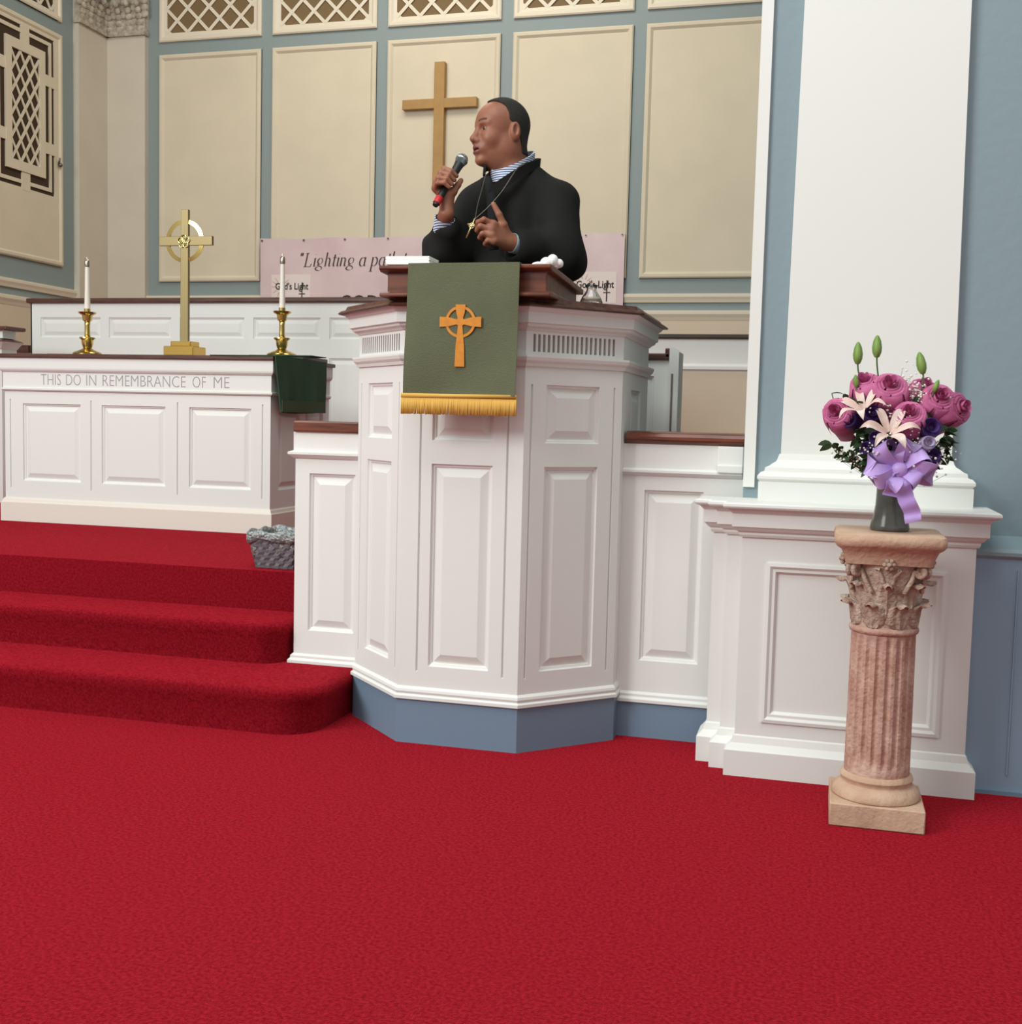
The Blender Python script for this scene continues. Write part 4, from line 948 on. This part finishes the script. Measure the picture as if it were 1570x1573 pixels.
# ------------------------------------------------------------------ the preacher: distance-field modelling
class SDF:
    def __init__(s, xs, ys, zs):
        s.ax = [np.asarray(a, np.float32) for a in (xs, ys, zs)]; s.D = np.full([len(a) for a in s.ax], .2, np.float32)
    def _sl(s, lo, hi):
        return tuple(slice(max(0, int(np.searchsorted(a, l))-1), min(len(a), int(np.searchsorted(a, h))+1)) for a, l, h in zip(s.ax, lo, hi))
    def add(s, fn, lo, hi, k=.01, op='u'):
        m = k+.02; sl = s._sl([l-m for l in lo], [h+m for h in hi])
        if any(q.stop <= q.start for q in sl): return
        X = s.ax[0][sl[0]][:, None, None]; Y = s.ax[1][sl[1]][None, :, None]; Z = s.ax[2][sl[2]][None, None, :]
        d = fn(X, Y, Z); D = s.D[sl]
        if op == 'u': h = np.maximum(k-np.abs(D-d), 0)/k; s.D[sl] = np.minimum(D, d)-h*h*k*.25
        else: h = np.maximum(k-np.abs(D+d), 0)/k; s.D[sl] = np.maximum(D, -d)+h*h*k*.25
    def cap(s, a, b, ra, rb, k=.01, op='u', sc=(1, 1, 1)):
        a, b = np.array(a, float), np.array(b, float); ba = b-a; L = float((ba*ba).sum())+1e-9; r = max(ra, rb)
        def fn(X, Y, Z):
            t = np.clip(((X-a[0])*ba[0]+(Y-a[1])*ba[1]+(Z-a[2])*ba[2])/L, 0, 1)
            return np.sqrt(((X-a[0]-t*ba[0])*sc[0])**2+((Y-a[1]-t*ba[1])*sc[1])**2+((Z-a[2]-t*ba[2])*sc[2])**2)-(ra+(rb-ra)*t)
        s.add(fn, [min(a[i], b[i])-r/sc[i] for i in range(3)], [max(a[i], b[i])+r/sc[i] for i in range(3)], k, op)
    def ell(s, c, r, k=.01, op='u', B=None):
        # B: rows are local axes
        B = np.eye(3) if B is None else B; m = max(r)
        def fn(X, Y, Z):
            q = [(X-c[0])*B[i][0]+(Y-c[1])*B[i][1]+(Z-c[2])*B[i][2] for i in range(3)]
            k0 = np.sqrt((q[0]/r[0])**2+(q[1]/r[1])**2+(q[2]/r[2])**2)
            k1 = np.sqrt((q[0]/r[0]**2)**2+(q[1]/r[1]**2)**2+(q[2]/r[2]**2)**2)+1e-6
            return k0*(k0-1)/k1
        s.add(fn, [c[i]-m for i in range(3)], [c[i]+m for i in range(3)], k, op)
    def mesh(s):
        D = s.D; ins = D < 0
        c = np.zeros([n-1 for n in D.shape], np.int8)
        for i in (0, 1):
            for j in (0, 1):
                for k in (0, 1): c += ins[i:D.shape[0]-1+i, j:D.shape[1]-1+j, k:D.shape[2]-1+k]
        I = np.argwhere((c > 0) & (c < 8)); idx = np.full(c.shape, -1, np.int32); idx[I[:, 0], I[:, 1], I[:, 2]] = np.arange(len(I))
        acc = np.zeros((len(I), 3)); cnt = np.zeros(len(I))
        cs = [(i, j, k) for i in (0, 1) for j in (0, 1) for k in (0, 1)]
        V = {q: D[I[:, 0]+q[0], I[:, 1]+q[1], I[:, 2]+q[2]] for q in cs}
        for a in cs:
            for ax in range(3):
                if a[ax]: continue
                b = list(a); b[ax] = 1; b = tuple(b); va, vb = V[a], V[b]; m = (va < 0) != (vb < 0)
                t = np.where(m, va/(va-vb+1e-12), 0); p = np.array(a, float)[None]+0*acc; p[:, ax] += t
                acc += p*m[:, None]; cnt += m
        P = I+acc/cnt[:, None]
        out = np.stack([np.interp(P[:, i], np.arange(len(s.ax[i])), s.ax[i]) for i in range(3)], 1)
        F = []
        for ax in range(3):
            o = [i for i in range(3) if i != ax]
            a = [slice(1, -1)]*3; a[ax] = slice(0, -1); b = [slice(1, -1)]*3; b[ax] = slice(1, None)
            e = ins[tuple(a)] != ins[tuple(b)]; E = np.argwhere(e); E[:, o[0]] += 1; E[:, o[1]] += 1
            def g(d0, d1):
                q = E.copy(); q[:, o[0]] += d0; q[:, o[1]] += d1; return idx[q[:, 0], q[:, 1], q[:, 2]]
            F.append(np.stack([g(-1, -1), g(0, -1), g(0, 0), g(-1, 0)], 1))
        return out, np.concatenate(F)
def axis(*seg):
    out = []
    for a, b, h in seg: out += list(np.arange(a, b, h))
    return out
def sdfobj(name, S, m, parent, mats=None, classify=None, relax=1):
    V, F = S.mesh()
    for _ in range(relax):
        acc = np.zeros_like(V); n = np.zeros(len(V))
        for a, b in ((0, 1), (1, 2), (2, 3), (3, 0)):
            np.add.at(acc, F[:, a], V[F[:, b]]); np.add.at(n, F[:, a], 1); np.add.at(acc, F[:, b], V[F[:, a]]); np.add.at(n, F[:, b], 1)
        V = V*.5+.5*acc/np.maximum(n, 1)[:, None]
    mb = MB(); mb.v = [tuple(p) for p in V]; mb.f = [tuple(int(i) for i in f) for f in F]
    o = obj(name, mb, m, parent, smooth=True)
    if mats:
        for x in mats: o.data.materials.append(x)
        C_ = V[F].mean(1) if len(o.data.polygons) == len(F) else None
        if C_ is not None: o.data.polygons.foreach_set('material_index', classify(C_).astype(np.int32))
    return o

HC = np.array([-1.207, 4.22, 2.110])                       # middle of the head
DF = np.array([-.754, -.656, 0.0]); DF /= np.linalg.norm(DF); DL = np.array([-DF[1], DF[0], 0]); DU = np.array([0, 0, 1.])
B3 = np.stack([DF, DL, DU])
def H(f, l, u): return HC+DF*f+DL*l+DU*u
def head(S, k=1.0, skin=True):
    S.ell(H(-.012, 0, .034), (.098, .079, .090), .01, B=B3)
    S.ell(H(.040, 0, .032), (.050, .064, .056), .03, B=B3)
    S.ell(H(.030, 0, -.032), (.060, .062, .078), .03, B=B3)
    S.ell(H(.030, 0, -.082), (.056, .052, .038), .025, B=B3)
    for s_ in (-1, 1):
        S.ell(H(-.008, .050*s_, -.060), (.036, .026, .036), .03, B=B3)
        S.ell(H(.055, .036*s_, -.034), (.030, .027, .030), .02, B=B3)
    S.cap(H(-.030, 0, -.04), H(-.048, 0, -.17), .066, .072, .03)
    S.ell(H(.015, 0, -.108), (.050, .046, .030), .03, B=B3)
    if not skin: return
    for s_ in (-1, 1):
        S.cap(H(.084, .010*s_, .022), H(.070, .046*s_, .024), .010, .009, .012)
        S.ell(H(.094, .031*s_, .003), (.015, .019, .012), .010, 's', B=B3)
        S.cap(H(.0775, .017*s_, .0115), H(.0700, .046*s_, .0090), .0052, .0045, .004)   # upper lid
        S.cap(H(.0765, .018*s_, -.0065), H(.0700, .045*s_, -.0045), .0045, .004, .004)  # lower lid
    S.cap(H(.086, 0, .012), H(.106, 0, -.028), .009, .012, .014)
    S.ell(H(.108, 0, -.034), (.014, .015, .0125), .010, B=B3)
    for s_ in (-1, 1):
        S.ell(H(.095, .0155*s_, -.039), (.0135, .0095, .0095), .008, B=B3)
        S.ell(H(.104, .008*s_, -.0475), (.005, .004, .004), .004, 's', B=B3)
    S.ell(H(.078, 0, -.066), (.026, .036, .024), .02, B=B3)
    S.cap(H(.101, .008, -.062), H(.086, .027, -.067), .0060, .0035, .006); S.cap(H(.101, -.008, -.062), H(.086, -.027, -.067), .0060, .0035, .006)
    S.cap(H(.098, .010, -.080), H(.086, .024, -.075), .0075, .004, .006); S.cap(H(.098, -.010, -.080), H(.086, -.024, -.075), .0075, .004, .006)
    S.ell(H(.102, 0, -.0705), (.014, .024, .0028), .003, 's', B=B3)
    S.ell(H(.076, 0, -.108), (.022, .026, .018), .018, B=B3)
    for s_ in (-1, 1):
        ex = .079*s_
        S.ell(H(-.022, ex+.003*s_, -.006), (.020, .011, .034), .008, B=B3)
        S.ell(H(-.020, ex+.011*s_, .000), (.009, .007, .019), .004, 's', B=B3)
        S.ell(H(-.024, ex-.002*s_, -.026), (.010, .009, .012), .006, B=B3)
        S.cap(H(-.007, ex-.002*s_, -.004), H(-.006, ex-.003*s_, -.016), .005, .004, .004)

SKIN = mat('brown_skin', (152, 99, 74), .5, rgb2=(138, 86, 65), vscale=14, bump=.04, bscale=180); LIP = mat('dark_lip_skin', (122, 72, 62), .45)
BROW = mat('brow_hair', (78, 54, 42), .8); NAIL = mat('fingernail', (196, 150, 130), .35)
b_ = SKIN.node_tree.nodes['Principled BSDF']; b_.inputs['Subsurface Weight'].default_value = .06; b_.inputs['Subsurface Radius'].default_value = (.02, .008, .005); b_.inputs['Subsurface Scale'].default_value = .3
man = thing('person', 'man in a black robe speaking into a microphone behind the pulpit, head turned left', 'person', (-1.15, 4.2, .456))
S = SDF(axis((-1.50, -1.42, .004), (-1.42, -1.04, .0026), (-1.04, -.84, .006)), axis((3.84, 4.36, .0026)), axis((.44, 1.60, .016), (1.60, 2.27, .0026)))
head(S)
# trunk, arms and legs under the robe
S.cap((-1.145, 4.24, 1.93), (-1.15, 4.25, 1.80), .060, .09, .04)
S.cap((-1.27, 4.24, 1.84), (-1.03, 4.25, 1.84), .060, .060, .05)
S.cap((-1.15, 4.24, 1.80), (-1.14, 4.22, 1.40), .13, .15, .05, sc=(1, 1.2, 1))
for x in (-1.23, -1.06): S.cap((x, 4.22, 1.36), (x, 4.22, .94), .088, .056, .04); S.cap((x, 4.22, .94), (x, 4.24, .55), .054, .042, .02); S.cap((x, 4.24, .51), (x-.02, 4.10, .49), .045, .036, .02)
S.cap((-1.29, 4.24, 1.84), (-1.385, 4.11, 1.655), .052, .042, .03); S.cap((-1.385, 4.11, 1.655), (-1.345, 4.005, 1.765), .042, .028, .02)
S.cap((-1.0, 4.24, 1.85), (-.955, 4.15, 1.65), .052, .042, .03); S.cap((-.955, 4.15, 1.65), (-1.088, 3.985, 1.672), .042, .029, .02)
# microphone frame
MBALL = np.array([-1.302, 4.05, 1.979]); MTAIL = np.array([-1.358, 3.93, 1.798]); ma = (MBALL-MTAIL); ma /= np.linalg.norm(ma)
cv = np.array([.29, -.93, -.2]); cv -= ma*cv.dot(ma); cv /= np.linalg.norm(cv); sv = np.cross(ma, cv)
if sv[0] < 0: sv = -sv
def MP(t, s_, v): return MBALL-ma*t+sv*s_+cv*v
# right hand round the microphone: four fingers curled over the near side
MC = []
for i, (t, ln, rr) in enumerate(((.088, 1.0, .0096), (.1075, 1.06, .0100), (.127, 1.0, .0096), (.145, .86, .0085))):
    m0 = MP(t+.004, -.034*ln, -.018); p1 = MP(t-.002+.003*i, -.036*ln, .020); p2 = MP(t, -.012, .036*ln**.5); p3 = MP(t+.002, .013*ln, .029)
    MC.append(m0); S.cap(m0, p1, rr*1.12, rr, .006); S.cap(p1, p2, rr*1.03, rr*.95, .003); S.cap(p2, p3, rr*.96, rr*.84, .003); S.ell(p1, (rr*1.12,)*3, .004); S.ell(m0, (rr*1.25,)*3, .006)
heel = MP(.150, .020, -.030); wr = np.array([-1.336, 3.985, 1.775])
for i, m0 in enumerate(MC): S.cap(m0, heel+(m0-MC[1])*.25, .012, .016, .012)
S.cap(MP(.105, -.012, -.030), heel, .016, .020, .015); S.cap(heel, wr+np.array([.004, .0, .004]), .024, .027, .02)
S.cap(MP(.150, .012, -.018), MP(.128, .030, -.008), .020, .0155, .012); S.cap(MP(.128, .030, -.008), MP(.100, .033, .002), .0130, .0115, .006); S.cap(MP(.100, .033, .002), MP(.074, .034, -.002), .0112, .0092, .004)
# left hand in front of the chest, thumb up, fingers half curled
LW = np.array([-1.085, 3.985, 1.672])
FL = [((-1.138, 3.915, 1.726), (-1.166, 3.893, 1.740), (-1.190, 3.905, 1.733), (-1.198, 3.922, 1.722)),
      ((-1.142, 3.902, 1.707), (-1.176, 3.884, 1.716), (-1.192, 3.903, 1.706), (-1.188, 3.924, 1.698)),
      ((-1.139, 3.900, 1.687), (-1.168, 3.884, 1.690), (-1.182, 3.904, 1.681), (-1.176, 3.922, 1.676)),
      ((-1.130, 3.905, 1.669), (-1.152, 3.892, 1.667), (-1.164, 3.908, 1.660), (-1.158, 3.924, 1.656))]
for i, (a, b, c, d) in enumerate(FL):
    r = (.0100, .0103, .0098, .0086)[i]; S.cap(a, b, r*1.1, r, .006); S.cap(b, c, r, r*.93, .003); S.cap(c, d, r*.93, r*.82, .003); S.ell(a, (r*1.2,)*3, .006)
    S.cap(a, LW+np.array([-.018, -.018, .004+.006*(1.5-i)]), .0135, .020, .012)
S.cap(LW+np.array([-.012, -.012, .004]), LW+np.array([.02, .02, -.004]), .027, .029, .012)
S.cap(LW+np.array([-.018, -.02, .018]), (-1.108, 3.938, 1.728), .020, .0145, .014); S.cap((-1.108, 3.938, 1.728), (-1.122, 3.928, 1.762), .0125, .0115, .006); S.cap((-1.122, 3.928, 1.762), (-1.142, 3.924, 1.797), .0115, .0088, .004)
def cls(C_):
    q = C_-HC; f, l, u = q@DF, q@DL, q@DU; out = np.zeros(len(C_))
    lipz = (f > .086) & (np.abs(l) < .027-.0*u) & (u < -.0575-.12*np.abs(l)*0-(np.abs(l)/.027)**2*.006) & (u > -.086+(np.abs(l)/.027)**2*.010)
    out[lipz] = 1
    al = np.abs(l); br = (f > .055) & (al > .010) & (al < .050) & (np.abs(u-(.0285+.006*np.sin((al-.01)/.04*pi*.8))) < .0042)
    out[br] = 2
    return out
body_o = sdfobj('body', S, SKIN, man, [LIP, BROW], cls, relax=1)
EYE = mat('eye_white', (140, 120, 108), .3); IRIS = mat('dark_brown_iris', (38, 24, 18), .1)
for s_ in (-1, 1):
    c = H(.0715, .031*s_, .0022); e = obj('eye', MB().sphere(c, .0125, 20, 14), EYE, man, smooth=True)
    g = DF*.97+DL*(.10)+DU*.02; g /= np.linalg.norm(g)
    obj('iris', MB().lathe([(.0062, .0108), (.0055, .0122), (.0, .0132)], tuple(c), 20, axis=tuple(g)), IRIS, e, smooth=True)
# hair
HS = SDF(axis((-1.34, -1.07, .0026)), axis((4.09, 4.36, .0026)), axis((2.00, 2.26, .0026)))
head(HS, skin=False)
X = HS.ax[0][:, None, None]-HC[0]; Y = HS.ax[1][None, :, None]-HC[1]; Z = HS.ax[2][None, None, :]-HC[2]
f = X*DF[0]+Y*DF[1]+0*Z; l = X*DL[0]+Y*DL[1]+0*Z; u = Z+0*f
al = np.abs(l)
fm = np.interp(u, [-.085, -.045, -.02, .0, .018, .035, .06, .085, .105, .13], [-.062, -.054, -.046, -.040, -.022, .002, .004, .012, .034, .052])-.10*np.maximum(0, .045-al)*0
fm = fm+np.where(u > .06, (.05-np.minimum(al, .05))*.35, 0)
thick = .0045+.002*np.clip((u-.02)/.1, 0, 1)
HS.D = np.maximum(HS.D-thick, np.maximum((f-fm)*.75, (-.078-u)*.8))
HAIR = mat('short_greying_black_hair', (54, 50, 44), .85, rgb2=(34, 31, 27), vscale=260, bump=.6, bscale=500)
sdfobj('hair', HS, HAIR, man, relax=2)
# robe
R = SDF(axis((-1.56, -.78, .0055)), axis((3.90, 4.52, .0055)), axis((.45, 1.40, .014), (1.40, 2.09, .0055)))
R.cap((-1.15, 4.26, 1.86), (-1.14, 4.22, 1.42), .150, .205, .03, sc=(1, 1.22, 1))
R.cap((-1.14, 4.22, 1.42), (-1.13, 4.22, .60), .200, .235, .05, sc=(1, 1.15, 1))
R.cap((-1.150, 4.265, 1.935), (-1.285, 4.24, 1.850), .070, .078, .05)
R.cap((-1.145, 4.275, 1.940), (-1.005, 4.25, 1.858), .066, .080, .05)
R.cap((-1.29, 4.235, 1.845), (-1.375, 4.11, 1.665), .082, .080, .04)
R.cap((-1.375, 4.11, 1.665), (-1.352, 4.030, 1.735), .078, .052, .04)
R.cap((-1.385, 4.12, 1.64), (-1.375, 4.12, 1.56), .072, .055, .04)
R.cap((-.995, 4.245, 1.845), (-.962, 4.16, 1.665), .084, .092, .04)
R.cap((-.962, 4.16, 1.665), (-1.065, 4.020, 1.662), .088, .060, .05)
R.cap((-.965, 4.16, 1.63), (-1.03, 4.09, 1.575), .080, .055, .05)
# sleeve openings and neck opening
R.cap((-1.352, 4.020, 1.752), (-1.334, 3.975, 1.79), .036, .046, .008, 's')
R.cap((-1.062, 4.018, 1.664), (-1.10, 3.975, 1.668), .036, .050, .008, 's')
R.cap((-1.152, 4.245, 1.93), (-1.165, 4.19, 2.10), .070, .085, .012, 's')
R.cap((-1.200, 4.115, 1.925), (-1.20, 4.10, 2.05), .034, .052, .012, 's')
X = R.ax[0][:, None, None]; Y = R.ax[1][None, :, None]; Z = R.ax[2][None, None, :]
R.D = R.D+(.006*np.sin(22*X-26*Z+5*np.sin(9*Z+3*X))*np.clip((1.92-Z)/.1, 0, 1)*np.clip((Z-1.3)/.2, 0, 1)+.004*np.sin(48*X+9*Z+6*np.sin(7*Z))*np.clip((1.86-Z)/.15, 0, 1)+.003*np.sin(40*Y-22*Z+18*X)).astype(np.float32)
ROBE = mat('black_robe_cloth', (31, 30, 29), .9, var=.2, vscale=6, bump=.25, bscale=300, sheen=.0, spec=.25)
sdfobj('robe', R, ROBE, man, relax=2)
def ringpts(c, rx, ry, up, back, ph0=0, ph1=360, n=40):
    out = []
    for i in range(n+1):
        a = math.radians(ph0+(ph1-ph0)*i/n); dx, dy = math.cos(a), math.sin(a); out.append((c[0]+rx*dx, c[1]+ry*dy, c[2]+up*(dx*back[0]+dy*back[1])))
    return out
bd = (.45, .89)
CP_ = [(-1.236, 4.118, 1.938), (-1.250, 4.19, 1.985), (-1.215, 4.285, 2.010), (-1.14, 4.325, 2.018), (-1.078, 4.290, 2.014), (-1.064, 4.225, 1.996), (-1.085, 4.160, 1.968), (-1.130, 4.108, 1.925), (-1.180, 4.082, 1.882), (-1.196, 4.074, 1.85)]
cc_ = []
for i in range(len(CP_)-1):
    p0, p1, p2, p3 = [Vector(CP_[min(max(j, 0), len(CP_)-1)]) for j in (i-1, i, i+1, i+2)]
    for k in range(6): t = k/6; cc_.append(.5*((2*p1)+(p2-p0)*t+(2*p0-5*p1+4*p2-p3)*t*t+(3*p1-p0-3*p2+p3)*t**3))
obj('robe_collar', MB().ribbon(cc_, [.034*min(1, .3+i/9) for i in range(len(cc_))], (.05, .1, 1), .009), ROBE, man, smooth=True, auto=60)
obj('robe_facing', MB().ribbon([(-1.228, 4.104, 1.926), (-1.212, 4.083, 1.89), (-1.194, 4.070, 1.85), (-1.180, 4.056, 1.76), (-1.172, 4.046, 1.66)], .034, (1, .2, .25), .010), mat('black_velvet_trim', (18, 18, 20), .95), man, smooth=True)
SHIRT = mat('blue_white_striped_shirt', (196, 206, 220), .8); nt = SHIRT.node_tree
wv = nt.nodes.new('ShaderNodeTexWave'); wv.inputs['Scale'].default_value = 38; wv.bands_direction = 'Z'; tc = nt.nodes.new('ShaderNodeTexCoord'); rp_ = nt.nodes.new('ShaderNodeValToRGB')
rp_.color_ramp.elements[0].color = lin((70, 84, 128)); rp_.color_ramp.elements[1].color = lin((214, 222, 232)); rp_.color_ramp.elements[0].position = .3; rp_.color_ramp.elements[1].position = .5
nt.links.new(tc.outputs['Object'], wv.inputs[0]); nt.links.new(wv.outputs['Fac'], rp_.inputs[0]); nt.links.new(rp_.outputs[0], nt.nodes['Principled BSDF'].inputs['Base Color'])
cp2 = ringpts((-1.158, 4.222, 1.990), .078, .084, .048, bd)[:-1]
obj('shirt_collar', MB().ribbon(cp2+[cp2[0]], .042, (.0, 0, 1), .006), SHIRT, man, smooth=True, auto=60)
obj('shirt_cuff', MB().lathe([(.028, 0), (.036, .002), (.037, .055), (.034, .055), (.032, .004)], (-1.362, 4.034, 1.726), 28, axis=(.017, -.030, .040)), SHIRT, man, smooth=True, auto=40)
obj('shirt_cuff', MB().lathe([(.028, 0), (.035, .002), (.035, .040), (.032, .040), (.031, .004)], (-1.062, 4.012, 1.668), 28, axis=(-.10, -.12, .02)), mat('pale_blue_cuff', (150, 170, 178), .8), man, smooth=True, auto=40)
# pendant on a cord
ch = thing('pendant_necklace', 'gold cross pendant hanging on a thin chain over the black robe', 'necklace', (-1.22, 3.93, 1.70))
GOLD = mat('pale_gold', (214, 194, 140), .3, metal=1)
def smooth_pts(P, n=8):
    P = [Vector(p) for p in P]; out = []
    for i in range(len(P)-1):
        p0, p1, p2, p3 = P[max(0, i-1)], P[i], P[i+1], P[min(len(P)-1, i+2)]
        for k in range(n): t = k/n; out.append(.5*((2*p1)+(p2-p0)*t+(2*p0-5*p1+4*p2-p3)*t*t+(3*p1-p0-3*p2+p3)*t**3))
    return out+[P[-1]]
obj('chain', MB().tube(smooth_pts([(-1.090, 4.185, 1.995), (-1.105, 4.095, 1.955), (-1.140, 4.030, 1.865), (-1.178, 3.985, 1.800), (-1.214, 3.945, 1.752)]), .0017, 6).tube(smooth_pts([(-1.228, 4.105, 1.935), (-1.226, 4.078, 1.90), (-1.222, 4.005, 1.82), (-1.214, 3.945, 1.752)]), .0013, 6), mat('dull_chain', (122, 112, 100), .4, metal=.7), ch, smooth=True)
pc = MB(); A = Vector((-1.214, 3.942, 1.752)); Bv = Vector((-1.241, 3.935, 1.684)); d = (Bv-A).normalized(); n_ = d.cross(Vector((0, 1, 0))).normalized()
pc.tube([A, Bv], .0038, 6); m_ = A+(Bv-A)*.36; pc.tube([m_-n_*.016, m_+n_*.016], .0038, 6)
pc.tube([m_+(d*math.cos(t)+n_*math.sin(t))*.009 for t in [2*pi*i/20 for i in range(20)]], .0022, 6, closed=True)
obj('cross', pc, GOLD, ch, smooth=True)
obj('finger_ring', MB().tube([Vector(MP(.1055, -.036, .004))+Vector(ma)*0+(Vector(sv)*math.cos(t)+Vector(ma)*math.sin(t))*.0112 for t in [2*pi*i/20 for i in range(20)]], .0018, 6, closed=True), GOLD, man, smooth=True)
# microphone
mic = thing('microphone', 'black handheld microphone with a silver grille and red band in his hand', 'microphone', tuple(MTAIL))
tl = tuple(MTAIL); L_ = float(np.linalg.norm(MBALL-MTAIL))
obj('handle', MB().lathe([(.0, 0), (.0100, .001), (.0108, .006), (.0120, .04), (.0135, .10), (.0160, L_-.034), (.0175, L_-.022), (.0175, L_-.018)], tl, 28, axis=tuple(ma)), mat('black_mic_body', (34, 36, 36), .45), mic, smooth=True, auto=40)
obj('red_band', MB().lathe([(.0115, .010), (.0134, .011), (.0140, .038), (.0125, .040)], tl, 28, axis=tuple(ma)), mat('red_band_plastic', (196, 44, 48), .45), mic, smooth=True, auto=40)
gr_ = MB().lathe([(.0175, L_-.020), (.0215, L_-.006), (.0222, L_+.002), (.0215, L_+.009), (.0165, L_+.018), (.009, L_+.0225), (0, L_+.024)], tl, 32, axis=tuple(ma))
obj('grille', gr_, mat('silver_mic_grille', (128, 138, 136), .4, metal=.8, bump=.8, bscale=900), mic, smooth=True, auto=60)
obj('collar_ring', MB().lathe([(.0220, L_-.004), (.0232, L_-.002), (.0232, L_+.003), (.0220, L_+.005)], tl, 32, axis=tuple(ma)), mat('bright_silver', (210, 214, 212), .25, metal=1), mic, smooth=True, auto=60)
